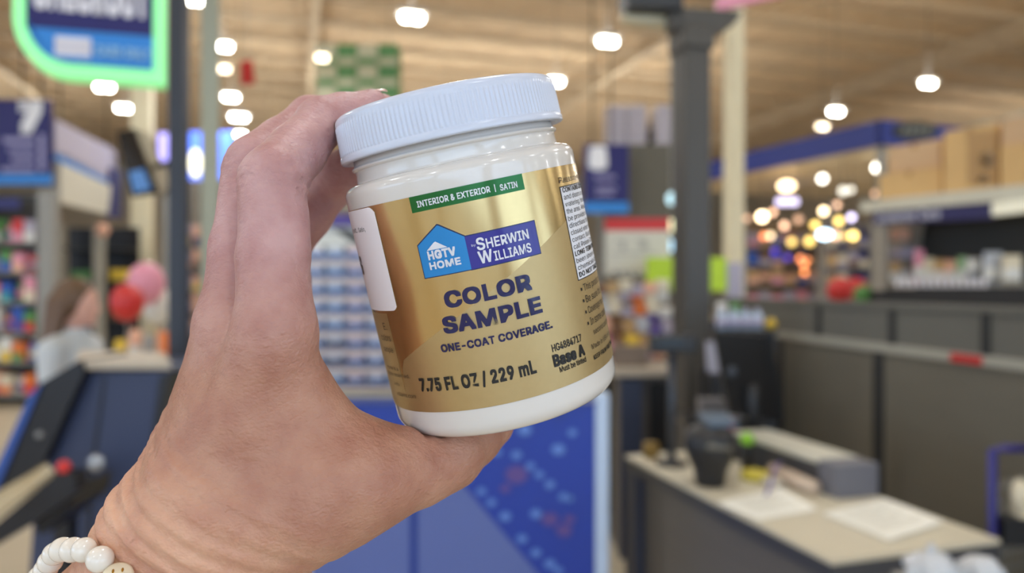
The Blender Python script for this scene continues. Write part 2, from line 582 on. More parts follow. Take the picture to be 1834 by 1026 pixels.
def arc(cx, cz, r, a0, a1, n):
    return [(cx + r * math.cos(math.radians(a0 + (a1 - a0) * i / n)), cz + r * math.sin(math.radians(a0 + (a1 - a0) * i / n))) for i in range(n + 1)]
body = [(0.80, -1.925), (0.84, -1.935)] + arc(0.86, -1.80, 0.135, -90, 0, 10) + [(0.996, -1.72), (0.996, -1.3), (0.996, -0.8), (0.996, -0.3), (0.996, 0.05)] \
    + arc(0.906, 0.10, 0.09, 0, 90, 8) + [(0.895, 0.192)] + arc(0.895, 0.212, 0.02, -90, -180, 4) \
    + [(0.868, 0.27)] + arc(0.878, 0.290, 0.010, 180, 90, 3) + arc(0.882, 0.318, 0.012, -60, 60, 3) + [(0.875, 0.337), (0.868, 0.345), (0.868, 0.40)]
jpart(lathe_j(body, 160, m_plastic), 'body')
lid = [(0.86, 0.40), (0.90, 0.377), (0.945, 0.377)] + arc(0.952, 0.39, 0.012, -90, 0, 4) + [(0.964, 0.425), (0.957, 0.432), (0.954, 0.438), (0.953, 0.444), (0.951, 0.452), (0.949, 0.5), (0.945, 0.6), (0.942, 0.665), (0.941, 0.675), (0.9405, 0.684)] \
    + arc(0.885, 0.70, 0.057, 8, 90, 8) + [(0.80, 0.757), (0.79, 0.745), (0.4, 0.745), (0.02, 0.745)]
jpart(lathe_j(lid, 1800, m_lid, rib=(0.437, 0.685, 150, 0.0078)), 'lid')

# printed label: everything is laid out as (angle in degrees, height in jar radii) and wrapped round the wall
def wrap(u, h, lift=0.0):
    a = math.radians(u); r = (1.0 + lift) * JR
    return (r * math.sin(a), -r * math.cos(a), h * JR)
lab = MB()
def strip(u0, u1, top, bot, m, lift, n=None):
    """patch between two heights (numbers or functions of the angle)"""
    n = n or max(1, int(abs(u1 - u0) / 2.5))
    ft = top if callable(top) else (lambda u: top)
    fb = bot if callable(bot) else (lambda u: bot)
    vs, fs = [], []
    for i in range(n + 1):
        u = u0 + (u1 - u0) * i / n
        vs += [wrap(u, fb(u), lift), wrap(u, ft(u), lift)]
    for i in range(n):
        fs.append((2 * i, 2 * i + 2, 2 * i + 3, 2 * i + 1))
    lab.raw(vs, fs, m, True)
def polyline(pts):
    def f(u):
        if u <= pts[0][0]: return pts[0][1]
        for (a, ha), (b, hb) in zip(pts[:-1], pts[1:]):
            if u <= b: return ha + (hb - ha) * (u - a) / max(1e-6, b - a)
        return pts[-1][1]
    return f
def words(s, u0, u1, h0, cap, m, lift=0.004, bold=0.0, raised=0.0, slant=0.0):
    """string wrapped on the wall from angle u0 to u1, box bottom at h0, box height cap"""
    vs, fs = text_geo(s, bold, 0.02 if raised else 0.0)
    out = []
    for x, y, z, l in vs:
        out.append(wrap(u0 + (u1 - u0) * x + slant * y, h0 + cap * y, lift + l * 0.0005 + (raised if z > 0.001 else 0.0)))
    lab.raw(out, fs, m)
strip(-180, 180, 0.0, -1.681, m_gold, 0.0, 144)
diag = polyline([(-54, -1.681), (-48.7, -1.264), (39.2, -0.505), (59.3, -0.36), (75, -0.22), (95, -0.12)])
strip(-180, -52, lambda u: -0.86, -1.681, m_satin, 0.0008)
strip(-52, 95, diag, -1.681, m_satin, 0.0008)
strip(95, 180, 0, -1.681, m_satin, 0.0008)
# green band
strip(-21.9, 29.2, 0.0, -0.120, m_green, 0.0016)
words('INTERIOR & EXTERIOR', -18.8, 13.3, -0.088, 0.048, m_white, bold=0.02)
words('|', 15.3, 15.7, -0.094, 0.058, m_white)
words('SATIN', 17.7, 25.8, -0.094, 0.048, m_white, bold=0.02)
# maker's badge: blue house and indigo plate
edge = mat('label_badge_edge', (22, 40, 84), 0.3, noise=0)
strip(-23.2, -1.2, polyline([(-23.2, -0.362), (-12.0, -0.230), (-1.2, -0.360)]), -0.622, edge, 0.0014, 24)
strip(-1.9, 30.8, -0.360, -0.624, edge, 0.0014)
strip(-22.8, -1.6, polyline([(-22.8, -0.368), (-12.0, -0.242), (-1.6, -0.366)]), -0.615, m_sky, 0.0024, 24)
strip(-1.6, 30.4, -0.367, -0.617, m_indigo, 0.0024)
strip(-19.0, -9.8, polyline([(-19.0, -0.414), (-14.6, -0.356), (-9.8, -0.414)]), -0.4155, m_white, 0.005, 12)
words('HGTV', -19.2, -6.5, -0.489, 0.069, m_white, bold=0.045)
words('HOME', -19.4, -5.3, -0.563, 0.058, m_white, bold=0.035)
words('by', 0.5, 2.3, -0.455, 0.021, m_white)
words('S', 2.6, 6.2, -0.490, 0.094, m_white, lift=0.005, bold=0.018)
words('HERWIN', 6.8, 26.2, -0.487, 0.074, m_white, lift=0.005, bold=0.018)
words('W', 2.3, 8.4, -0.590, 0.094, m_white, lift=0.005, bold=0.018)
words('ILLIAMS', 9.0, 26.2, -0.592, 0.074, m_white, lift=0.005, bold=0.018)
# the big raised words
words('COLOR', -16.2, 22.6, -0.872, 0.130, m_navy, lift=0.002, bold=0.034, raised=0.006)
words('SAMPLE', -19.6, 25.3, -1.064, 0.133, m_navy, lift=0.002, bold=0.034, raised=0.006)
words('ONE-COAT COVERAGE.', -23.0, 28.7, -1.203, 0.063, m_navy, bold=0.03)
words('7.75 FL OZ / 229 mL', -39.3, 16.8, -1.520, 0.128, m_black, bold=0.032)
words('HG4884717', 26.2, 43.9, -1.388, 0.060, m_black, bold=0.01)
words('Base A', 25.5, 44.2, -1.508, 0.098, m_black, bold=0.035)
words('Must be tinted', 27.9, 44.1, -1.562, 0.046, m_black, bold=0.01)
# warning panel
words('Please carefully read', 50.6, 92, -0.147, 0.062, m_brown)
strip(50.0, 108, -0.160, -0.922, m_black, 0.0016)
strip(50.5, 107.5, -0.168, -0.914, m_white, 0.0028)
wl = ['CONTAINS CRYSTALLINE', 'and doors or use other', 'watering, headaches or', 'the area. Adequate vent', 'be provided via all win', 'directions for respirat', 'closed when not in use',
      'contact, flush thorough', 'call Poison Control Cen', 'LONG TERM OVEREXPO', 'been shown to cause', 'chemicals known to', 'DO NOT TAKE INTERN']
for i, s in enumerate(wl):
    low = any(ch in s for ch in 'gpqy,')
    h = -0.168 - 0.0573 * (i + 1) + 0.014
    words(s, 51.6, 94, h - (0.010 if low else 0), 0.042 + (0.010 if low else 0), m_black, lift=0.005, bold=0.012 if s.isupper() else 0.0)
for i, s in enumerate(('This product is', 'Be sure this is', 'Coverage may be', 'In some cases a')):
    h = -1.022 - 0.0945 * i
    low = 0.012 if any(ch in s for ch in 'pgy') else 0
    words(s, 53.2, 80, h - low, 0.062 + low, m_black)
    strip(50.6, 51.8, h + 0.038, h + 0.014, m_black, 0.004, 2)
words('second coat may', 54.2, 82, -1.402, 0.058, m_black)
words('Made in USA with', 50.2, 76, -1.496, 0.044, m_black)
words('KEEP FROM FREEZING', 50.2, 78, -1.582, 0.038, m_black, bold=0.01)
# small print by the thumb side
for s, u1, h, cap in (('E.', -55.0, -1.000, 0.06), ('colors', -53.9, -1.095, 0.056), ('sample', -54.3, -1.205, 0.062), ('Home is a', -53.8, -1.345, 0.034), ('rights reserved.', -45.2, -1.408, 0.042),
                      ('info', -56.0, -1.48, 0.03), ('williams.com', -44.1, -1.568, 0.034)):
    words(s, u1 - len(s) * (1.9 if cap > 0.05 else 1.5), u1, h, cap, m_brown)
jpart(lab, 'label')
# white sticker wrapped on the label's edge
lab = MB()
def st_top(u): return -0.006 - max(0, (u + 46.5) / 4.0) ** 2 * 0.045
def st_bot(u): return -0.838 + max(0, (u + 45.5) / 3.0) ** 2 * 0.03
strip(-150, -42.5, st_top, st_bot, m_stick, 0.0035, 80)
words('Satin,', -61.0, -53.0, -0.192, 0.046, m_black, lift=0.005)
words('ext.', -72.5, -63.0, -0.184, 0.040, m_black, lift=0.005)
words('HG', -76, -68.6, -0.54, 0.16, m_brown, lift=0.005, bold=0.02)
jpart(lab, 'sticker')

# ------------------------------------------------------------------ the hand that holds it
def hj(px, py, d):
    return np.array([(px - CX) / F * d, d, CAMZ + (CY - py) / F * d])
HS = 0.0008
hf = Field((-0.165, 0.15, CAMZ - 0.185), (0.02, 0.32, CAMZ + 0.075), HS)
H = hf.blank()                                    # back of the hand, wrist and forearm
def C(D, a, b, r0, r1, k=0.006): hf.cone(D, hj(*a), hj(*b), r0, r1, k)
# metacarpals fan out from the wrist
wr = [(372, 905, .206), (336, 905, .211), (318, 905, .219), (304, 905, .229)]
mc = [(492, 600, .2035), (420, 590, .219), (408, 610, .234), (398, 655, .249)]
for (w_, m_, r0, r1) in zip(wr, mc, (.0135, .0135, .0130, .0120), (.0102, .0100, .0096, .0088)):
    C(H, w_, m_, r0, r1, .009)
C(H, (470, 700, .214), (400, 840, .214), .0125, .017, .010)
C(H, (440, 690, .232), (390, 850, .230), .0125, .016, .010)
# web between thumb and index
C(H, (532, 690, .209), (590, 800, .212), .0092, .0100, .008)
C(H, (500, 770, .210), (560, 830, .211), .0130, .0130, .010)
C(H, (545, 720, .209), (645, 815, .214), .0066, .0082, .006)
C(H, (640, 800, .2140), (722, 822, .2195), .0066, .0066, .005)
# thumb metacarpal and ball
C(H, (400, 930, .209), (560, 880, .210), .0185, .0158, .010)
C(H, (560, 882, .210), (655, 858, .2125), .0156, .0128, .008)
C(H, (450, 960, .214), (570, 905, .213), .0150, .0140, .010)
# wrist and forearm
C(H, (285, 968, .2140), (372, 905, .209), .0142, .0165, .010)
C(H, (420, 1000, .214), (430, 925, .211), .0165, .0185, .010)
C(H, (330, 950, .226), (350, 900, .222), .0160, .0150, .010)
C(H, (285, 968, .2140), (114, 1186, .231), .0142, .0200, .012)
C(H, (420, 1000, .216), (300, 1240, .233), .0165, .0215, .012)
C(H, (350, 985, .225), (210, 1230, .240), .0175, .0210, .012)
# fingers: (px, py, depth, radius) at knuckle, middle joint, end joint, tip
fingers = {
    'index': [(492, 592, .2035, .0104), (489, 322, .2110, .0094), (574, 222, .2350, .0078), (664, 190, .2460, .0056)],
    'middle': [(420, 585, .2190, .0106), (457, 300, .2290, .0092), (560, 215, .2540, .0078), (680, 199, .2640, .0062)],
    'ring': [(410, 605, .2340, .0096), (513, 437, .2680, .0086), (590, 332, .2700, .0088), (636, 297, .2620, .0078)],
    'little': [(398, 655, .2490, .0088), (490, 585, .2740, .0076), (521, 522, .2810, .0070), (519, 474, .2800, .0062)],
    'thumb': [(655, 858, .2125, .0128), (745, 842, .2205, .0107), (808, 812, .2280, .0102), (874, 756, .2460, .0086)],
}
FD = []
for nm, ch in fingers.items():
    D = hf.blank()
    for i in range(3):
        (ax_, ay_, ad_, ar_), (bx_, by_, bd_, br_) = ch[i], ch[i + 1]
        mid = [(ax_ + bx_) / 2, (ay_ + by_) / 2, (ad_ + bd_) / 2]
        rm = (ar_ + br_) / 2 * (0.97 if i < 2 else 1.03)
        C(D, (ax_, ay_, ad_), mid, ar_, rm, .002); C(D, mid, (bx_, by_, bd_), rm, br_, .002)
    FD.append((nm, D))
tot = H.copy()
for nm, D in FD:
    tot = np.minimum(tot, smin(H, D, 0.0075 if nm != 'thumb' else 0.010))
for nm, D in FD:
    tot = smin(tot, D, 0.0012)
# creases and tendons as small displacements of the surface
X, Y, Z = hf.grid()
def groove(p, q, s0, amp, lam, sig, rad, n=None):
    """shallow rings round the axis p->q, centred a share s0 along it"""
    p = hj(*p); q = hj(*q); v = (q - p) / np.linalg.norm(q - p); c = p + (q - p) * s0
    dx, dy, dz = X - c[0], Y - c[1], Z - c[2]
    s = dx * v[0] + dy * v[1] + dz * v[2]
    r2 = dx * dx + dy * dy + dz * dz - s * s
    wob = 0.0006 * np.sin(900 * (dx + dz)) + 0.0004 * np.sin(2100 * (dx - dz) + 1)
    return (amp * np.cos(2 * np.pi * (s + wob) / lam) * np.exp(-(s / sig) ** 2) * np.exp(-(r2 / rad ** 2) ** 2)).astype(np.float32)
tot += groove(fingers['index'][0][:3], fingers['index'][1][:3], 0.96, .00045, .0030, .0050, .018)
tot += groove(fingers['middle'][0][:3], fingers['middle'][1][:3], 0.99, .00034, .0028, .0045, .016)
tot += groove(fingers['thumb'][1][:3], fingers['thumb'][2][:3], 1.0, .00022, .0030, .0035, .016)
tot += groove((285, 968, .205), (470, 640, .205), 0.08, .00075, .0060, .0180, .050)
tot += groove((285, 968, .205), (470, 640, .205), 0.40, .00024, .0042, .0130, .032)
tot += groove(fingers['index'][0][:3], fingers['index'][1][:3], 0.30, .00012, .0030, .010, .016)
tot += (0.00035 * np.sin(260 * X + 90 * Z) * np.sin(210 * Z - 120 * X + 0.7)).astype(np.float32)
# the flesh gives way where the jar presses on it
dx, dy, dz = X - JC.x, Y - JC.y, Z - JC.z
jh = dx * AX.x + dy * AX.y + dz * AX.z
jr = np.sqrt(np.maximum(dx * dx + dy * dy + dz * dz - jh * jh, 0))
def cyl(r, h0, h1):
    a = jr - r * JR; b = np.abs(jh - (h0 + h1) / 2 * JR) - (h1 - h0) / 2 * JR
    return np.minimum(np.maximum(a, b), 0) + np.sqrt(np.maximum(a, 0) ** 2 + np.maximum(b, 0) ** 2)
jd = np.minimum(np.minimum(cyl(1.0, -1.90, 0.15), cyl(0.955, 0.38, 0.75)), cyl(0.90, 0.1, 0.4)) - 0.0004
jd = np.minimum(jd, cyl(0.90, -1.936, -1.8) - 0.0004)
tot = -smin(-tot, jd.astype(np.float32), 0.0010)
V, Q = hf.mesh(tot, 2)

m_skin = bpy.data.materials.new('skin')
m_skin.use_nodes = True
nt = m_skin.node_tree; b = nt.nodes['Principled BSDF']
tc = nt.nodes.new('ShaderNodeTexCoord')
def N(kind, **kw):
    n = nt.nodes.new(kind)
    for k, v in kw.items(): setattr(n, k, v)
    return n
def noise(sc, det=4, vec=None):
    n = N('ShaderNodeTexNoise'); n.inputs['Scale'].default_value = sc; n.inputs['Detail'].default_value = det
    nt.links.new(vec or tc.outputs['Object'], n.inputs['Vector']); return n
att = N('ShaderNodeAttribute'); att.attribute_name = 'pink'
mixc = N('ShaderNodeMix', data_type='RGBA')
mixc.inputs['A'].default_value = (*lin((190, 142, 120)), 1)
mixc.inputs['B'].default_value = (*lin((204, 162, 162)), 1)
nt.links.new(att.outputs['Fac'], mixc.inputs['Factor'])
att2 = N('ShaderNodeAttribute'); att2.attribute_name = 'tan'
mixt = N('ShaderNodeMix', data_type='RGBA'); mixt.inputs['B'].default_value = (*lin((224, 176, 148)), 1)  # light on the wrist painted in as a paler skin colour
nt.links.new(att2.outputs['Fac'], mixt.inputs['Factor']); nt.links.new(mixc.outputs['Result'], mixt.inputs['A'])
blot = noise(90, 5)
mixb = N('ShaderNodeMix', data_type='RGBA', blend_type='MULTIPLY'); mixb.inputs['Factor'].default_value = 1
rm_ = N('ShaderNodeValToRGB'); rm_.color_ramp.elements[0].color = (0.80, 0.68, 0.66, 1); rm_.color_ramp.elements[0].position = 0.30
rm_.color_ramp.elements[1].color = (1.0, 1.0, 0.98, 1); rm_.color_ramp.elements[1].position = 0.65
nt.links.new(blot.outputs['Fac'], rm_.inputs[0])
nt.links.new(mixt.outputs['Result'], mixb.inputs['A']); nt.links.new(rm_.outputs[0], mixb.inputs['B'])
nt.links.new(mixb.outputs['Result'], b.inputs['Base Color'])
b.inputs['Roughness'].default_value = 0.46
b.inputs['Subsurface Weight'].default_value = 0.25
b.inputs['Subsurface Radius'].default_value = (1.0, 0.35, 0.2)
b.inputs['Subsurface Scale'].default_value = 0.004
mp = N('ShaderNodeMapping'); mp.inputs['Rotation'].default_value = (0, 0.52, 0); mp.inputs['Scale'].default_value = (0.8, 1, 1.2)
nt.links.new(tc.outputs['Object'], mp.inputs['Vector'])
vor = N('ShaderNodeTexVoronoi', feature='DISTANCE_TO_EDGE'); vor.inputs['Scale'].default_value = 700
nt.links.new(mp.outputs[0], vor.inputs['Vector'])
n1 = noise(420, 6, mp.outputs[0])
ad = N('ShaderNodeMath', operation='MULTIPLY_ADD'); ad.inputs[1].default_value = 0.35
nt.links.new(vor.outputs['Distance'], ad.inputs[0]); nt.links.new(n1.outputs['Fac'], ad.inputs[2])
bp = N('ShaderNodeBump'); bp.inputs['Strength'].default_value = 0.8; bp.inputs['Distance'].default_value = 0.0008
nt.links.new(ad.outputs[0], bp.inputs['Height']); nt.links.new(bp.outputs[0], b.inputs['Normal'])

hand_loc = Vector(hj(350, 960, .215))
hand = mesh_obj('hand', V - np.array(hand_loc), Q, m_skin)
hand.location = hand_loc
tag(hand, 'bare hand of a person, thumb under the jar and fingertips over its lid', 'person')
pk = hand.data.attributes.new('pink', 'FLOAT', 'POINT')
wrist_light = hand.data.attributes.new('tan', 'FLOAT', 'POINT')
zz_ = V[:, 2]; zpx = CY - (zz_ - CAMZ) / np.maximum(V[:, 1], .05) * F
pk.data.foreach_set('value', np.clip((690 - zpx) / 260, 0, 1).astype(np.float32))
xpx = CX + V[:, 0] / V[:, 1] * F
wrist_light.data.foreach_set('value', np.clip(((zpx - 780) * .8 - (xpx - 330) * .55) / 170, 0, 1).astype(np.float32))  # painted light, growing towards the lower left of the wrist

# fingernails (slightly proud of the tips)
m_nail = mat('fingernail', (214, 170, 160), 0.25, noise=0.02, nscale=300, coat=0.3)
def nail(tip, along, side, up, l, w, name='fingernail'):
    along, side, up = Vector(along).normalized(), Vector(side).normalized(), Vector(up).normalized()
    vs, fs = [], []
    nu, nv = 8, 8
    for s in (0, 1):
        for i in range(nu + 1):
            for j in range(nv + 1):
                a = i / nu; c = (j / nv) * 2 - 1
                ww = w * (1 - 0.25 * (1 - a) ** 3 - 0.2 * max(0, a - 0.8) * 5 * abs(c))
                vs.append(Vector(tip) + along * ((a - 0.75) * l) + side * (c * ww) + up * (0.0004 * (1 - s) - 0.35 * w * c * c - 0.0006 * a * a))
    g = (nu + 1) * (nv + 1)
    for i in range(nu):
        for j in range(nv):
            k = i * (nv + 1) + j
            fs.append((k, k + 1, k + nv + 2, k + nv + 1)); fs.append((g + k, g + k + nv + 1, g + k + nv + 2, g + k + 1))
    for i in range(nu):
        for j in (0, nv):
            k = i * (nv + 1) + j; fs.append((k, k + nv + 1, g + k + nv + 1, g + k))
    for j in range(nv):
        for i in (0, nu):
            k = i * (nv + 1) + j; fs.append((k, k + 1, g + k + 1, g + k))
    o = MB().raw(vs, fs, m_nail, True).build(name, hand)
    return o
ti = Vector(hj(*fingers['index'][3][:3])); di = Vector(hj(*fingers['index'][2][:3]))
al = (ti - di).normalized(); sd = Vector((-0.35, 0.93, 0.05)); sd = (sd - al * sd.dot(al)).normalized(); up = al.cross(sd); up = up if up.z > 0 else -up
nail(ti + al * 0.0040 + up * 0.0046, al - up * 0.16, sd, up, .0100, .0042)

# ------------------------------------------------------------------ bead bracelet on the wrist
m_bead = mat('bead_pearl_white', (240, 233, 222), 0.14, noise=0.03, nscale=120, coat=0.6)
m_disc = mat('bead_disc_cream', (240, 228, 200), 0.3, noise=0.02, nscale=100)
m_goldm = mat('bead_gold_paint', (176, 130, 40), 0.3, metal=0.7, noise=0)
bc = Vector(hj(222, 1168, .2167 * .965)); BR = 0.036 * .965
be = Vector((-.4643, -.0833, .8660)).normalized()
bf = Vector((.7228, -.6076, .3291)); bf = (bf - be * bf.dot(be)).normalized()
br = empty('bead_bracelet', bc, 'bracelet of round pearly white beads with one cream disc bead around the wrist', 'bracelet')
nb = 31
for k in range(nb):
    a = 2 * math.pi * k / nb - 0.5757
    rd = be * math.cos(a) + bf * math.sin(a)
    p = bc + rd * BR
    for _ in range(60):                           # lie on the skin, never in it
        gi = tuple(np.clip(((np.array(p) - hf.lo) / HS).round().astype(int), 0, hf.n - 1))
        if tot[gi] > .0034: break
        p = p + rd * .0005
    if k == 7:
        n = (be * math.cos(a) + bf * math.sin(a)).normalized()
        zq = n.to_track_quat('Z', 'Y').to_matrix().to_4x4()
        T = Matrix.Translation(p) @ zq
        d = MB().lathe([(.0030, -.0017), (.0037, -.0011), (.0039, 0), (.0037, .0011), (.0030, .0016), (.0005, .0017)], m_disc, 28, T)
        for ex in (-0.0011, 0.0011):
            d.ball(T @ Vector((ex, 0.0007, .0016)), (.00035, .0008, .0002), m_goldm, 10, 6, zq)
        d.tube([T @ Vector((0.0019 * math.cos(t), 0.0019 * math.sin(t), .0017)) for t in np.linspace(math.radians(205), math.radians(335), 10)], .00022, m_goldm, 6)
        o = d.build('disc_bead', br); o['label'] = 'cream disc bead with gold smile'
    else:
        MB().ball(p, .0034 + 0.0001 * math.sin(k * 2.3), m_bead, 20, 14).build('bead', br)

# ================================================================== the shop behind
PAL = {
    'navy': (40, 40, 104), 'sign navy': (34, 32, 100), 'light blue': (66, 140, 200), 'white': (226, 224, 216), 'cream': (224, 212, 184),
    'red': (206, 48, 46), 'orange': (228, 120, 50), 'yellow': (228, 190, 60), 'green': (84, 140, 70), 'lime': (186, 216, 40), 'pink': (226, 150, 170),
    'teal': (70, 160, 165), 'purple': (88, 70, 150), 'brown': (120, 84, 56), 'grey': (150, 150, 150), 'dark grey': (62, 60, 58), 'black': (24, 24, 28),
    'tan': (196, 160, 110), 'blue': (40, 84, 176), 'peach': (236, 180, 150), 'lilac': (176, 168, 184), 'silver': (190, 194, 200), 'pale green': (150, 186, 140),
}
def pm(c, rough=0.5, **k):
    return mat('paint_' + c.replace(' ', '_') + ('' if rough == 0.5 else '_%d' % (rough * 100)), PAL[c], rough, **k)

def slab(mb, pts, d, thick, m):
    """pixel polygon standing at depth d (number or one per corner), thick metres deep, away from the viewer"""
    ds = d if isinstance(d, (list, tuple)) else [d] * len(pts)
    P = [W(x, y, dd) for (x, y), dd in zip(pts, ds)]
    return mb.prism(P, (0, thick, 0), m)
def rect(x0, y0, x1, y1): return [(x0, y0), (x1, y0), (x1, y1), (x0, y1)]

class Plane:
    """upright plane through two ground points; gives points by pixel"""
    def __init__(self, a, b):
        self.a = Vector((a[0], a[1], 0)); self.e = (Vector((b[0], b[1], 0)) - self.a).normalized()
        self.n = Vector((-self.e.y, self.e.x, 0))
        if self.n.y < 0: self.n = -self.n
    def at(self, px, py, off=0.0):
        r = Vector(((px - CX) / F, 1, (CY - py) / F))
        o = self.a + self.n * off
        t = o.dot(self.n) / r.dot(self.n)
        return r * t + Vector((0, 0, CAMZ))
    def slab(self, mb, pts, thick, m, off=0.0):
        return mb.prism([self.at(x, y, off) for x, y in pts], self.n * thick, m)

# ------------------------------------------------------------------ dark post and the lit checkout sign
m_post = mat('dark_post_paint', (44, 48, 58), 0.4, noise=0.04)
m_led = mat('sign_edge_light', (150, 225, 160), 0.4, emit=0.6, emit_rgb=(130, 245, 150), noise=0)
m_snavy = mat('sign_face_navy', (20, 16, 96), 0.45)
m_sblue = mat('sign_face_blue', (40, 132, 214), 0.45)
m_swhite = mat('sign_letters_white', (226, 224, 232), 0.5)
m_spale = mat('sign_letters_pale_blue', (150, 200, 238), 0.5)
x = (313 - CX) / F * 3.2
t = empty('sign_post', (x, 3.24, 0), 'slim dark grey-blue steel post standing beside the green-edged checkout sign', 'post')
MB().box((x, 3.24, 2.0), (0.07, 0.07, 4.0), m_post).build('pole', t, bevel=0.006)
MB().box((x, 3.24, 0.012), (0.26, 0.26, 0.024), m_post).build('base_plate', t)
SP = Plane(W(22, 0, 2.98)[:2], W(300, 0, 3.2)[:2])
def rounded(x0, y0, x1, y1, r, k=10):
    pts = [(x0, y0), (x1, y0 + 16 * 0), (x1, y1)]
    pts += [(x0 + r - r * math.sin(math.pi / 2 * i / k), y1 - r * 0.13 * 0 - (r - r * math.cos(math.pi / 2 * i / k))) for i in range(k + 1)]
    return pts
def sheared(pts, s=0.080, x0=22):
    return [(x, y + (x - 300) * s) for x, y in pts]
t = empty('checkout_sign', SP.at(160, 60, 0.03), 'checkout sign in navy and blue with glowing green edge, hung beside the dark post', 'sign')
b = MB(); SP.slab(b, sheared(rounded(23, -150, 296, 151, 100)), 0.10, m_led); b.build('light_rim', t)
b = MB(); SP.slab(b, sheared([(46, -120), (274, -120), (274, 68), (46, 68)]), 0.02, m_snavy, -0.012)
k = 10; r = 78
low = [(274, 67), (274, 127)] + [(46 + r - r * math.sin(math.pi / 2 * i / k), 127 - (r - r * math.cos(math.pi / 2 * i / k))) for i in range(k + 1)] + [(46, 67)]
SP.slab(b, sheared(low), 0.02, m_sblue, -0.012)
def stext(mb, plane, s, pts, m, bold=0.0, off=-0.016):
    """string between lower-left, lower-right and upper-left pixels on a plane"""
    o = plane.at(*pts[0], off); ex = plane.at(*pts[1], off) - o; ey = plane.at(*pts[2], off) - o
    return mb.text(s, o, ex.normalized(), ey.normalized(), ex.length, ey.length, m, bold)
stext(b, SP, 'CHECKOUT', [(58, 15), (266, 36), (58, -52)], m_swhite, 0.06)
stext(b, SP, 'CARD ONLY', [(170, 100), (270, 108), (170, 80)], m_spale, 0.04)
SP.slab(b, [(98, 64), (163, 69), (163, 101), (98, 97)], 0.004, m_swhite, -0.018)
SP.slab(b, [(98, 78), (163, 83), (163, 87), (98, 82)], 0.004, pm('lilac'), -0.020)
SP.slab(b, [(98, 103), (163, 107), (163, 110), (98, 106)], 0.004, m_spale, -0.018)
b.build('face_panel', t)
b = MB(); b.tube([SP.at(296, -60, 0.05), Vector(((313 - CX) / F * 3.2 - .049, 3.24, SP.at(296, -60).z))], 0.010, m_post); b.build('bracket', t)

# tilted monitor hanging on the post
t = empty('tilted_monitor', W(250, 290, 3.3), 'black monitor seen edge-on, tilted, with tan side, hanging by the dark post', 'monitor')
b = MB(); slab(b, [(208, 236), (240, 230), (284, 346), (236, 352)], [3.15, 3.25, 3.25, 3.15], 0.02, pm('black', 0.25)); scr = b.build('screen', t)
b = MB(); slab(b, [(230, 308), (256, 302), (270, 338), (240, 345)], [3.143, 3.193, 3.193, 3.143], 0.004, mat('monitor_reflection_blue', (70, 110, 160), .3, emit=.35, emit_rgb=(80, 130, 190), noise=0)); sub(b, 'reflection_patch', scr)  # glowing patch that paints the light-blue reflection on the screen
b = MB(); slab(b, [(240, 230), (262, 236), (302, 330), (284, 346)], [3.25, 3.40, 3.40, 3.25], 0.03, mat('monitor_side_tan', (176, 160, 128), 0.5)); b.build('side_cover', t)
b = MB(); b.tube([W(272, 300, 3.36), W(297.5, 292, 3.23)], 0.012, m_post); b.build('arm', t)

# ------------------------------------------------------------------ aisle signs 7 and 8
m_line = mat('sign_small_print', (150, 146, 186), 0.5)
def aisle_sign(num, x0, y0, x1, y1, yb, d, numbox, lines, label, post):
    t = empty('aisle_sign', W((x0 + x1) / 2, yb, d), label, 'sign', 'aisle number signs')
    b = MB(); slab(b, rect(x0, y0, x1, y1), d, 0.05, m_snavy)
    P = Plane((-10, d), (10, d))
    stext(b, P, num, numbox, mat('sign_number_white', (236, 236, 240), .5), 0.08, -0.004)
    for (lx0, ly0, lx1, ly1) in lines:
        slab(b, rect(lx0, ly0, lx1, ly1), d - 0.004, 0.003, m_line)
    b.build('face_panel', t)
    b = MB(); slab(b, rect(x0, y1 + .5, x1, yb), d - 0.002, 0.055, m_sblue); b.build('blue_band', t)
    for hx in (post - 6, post - 40):
        b = MB(); b.tube([W(hx, y0 + 10, d + 0.065), Vector((W(hx, y0, d + 0.065).x, d + 0.065, HC - .01))], 0.012, m_rod); b.build('hanging_rod', t)
aisle_sign('7', -70, 178, 90, 312, 330, 10.0, [(33, 239), (76, 239), (33, 181)],
           [(5, 246, 62, 256), (14, 264, 62, 272), (20, 281, 62, 290), (2, 300, 62, 308), (70, 240, 80, 306)], 'navy aisle sign with a white 7 above the crowded shelf end', 80)
aisle_sign('8', 1046, 258, 1126, 362, 381, 10.0, [(1054, 304), (1088, 304), (1054, 261)],
           [(1064, 314, 1102, 320), (1068, 334, 1104, 339), (1068, 344, 1100, 349)], 'navy aisle sign with a white 8 beside the jar', 1100)

# header that runs back from sign 7
t = empty('aisle_header', W(140, 330, 10.6), 'lilac-grey aisle header with a blue stripe running back from the 7 sign', 'shelf header')
HP = Plane(W(94, 0, 10.45)[:2], W(204, 0, 13.0)[:2])
b = MB(); HP.slab(b, [(92, 212), (204, 270), (204, 330), (92, 275)], 0.05, pm('lilac')); b.build('header_panel', t)
b = MB(); HP.slab(b, [(92, 268), (204, 322), (204, 336), (92, 286)], 0.06, m_sblue, -0.01); b.build('stripe', t)
b = MB(); HP.slab(b, [(94, 290), (188, 332), (182, 384), (94, 362)], 0.10, mat('lightbox_cream', (206, 200, 184), 0.6)); b.build('light_box', t)
b = MB(); HP.slab(b, [(186, 300), (206, 306), (206, 392), (186, 388)], 0.12, pm('navy'), -0.02); b.build('end_panel', t)
for hx in (108, 190):
    h_ = HP.at(hx, 292, 0.03); b = MB(); b.tube([h_, Vector((h_.x, h_.y, HC - .01))], 0.012, m_rod); b.build('hanging_rod', t)

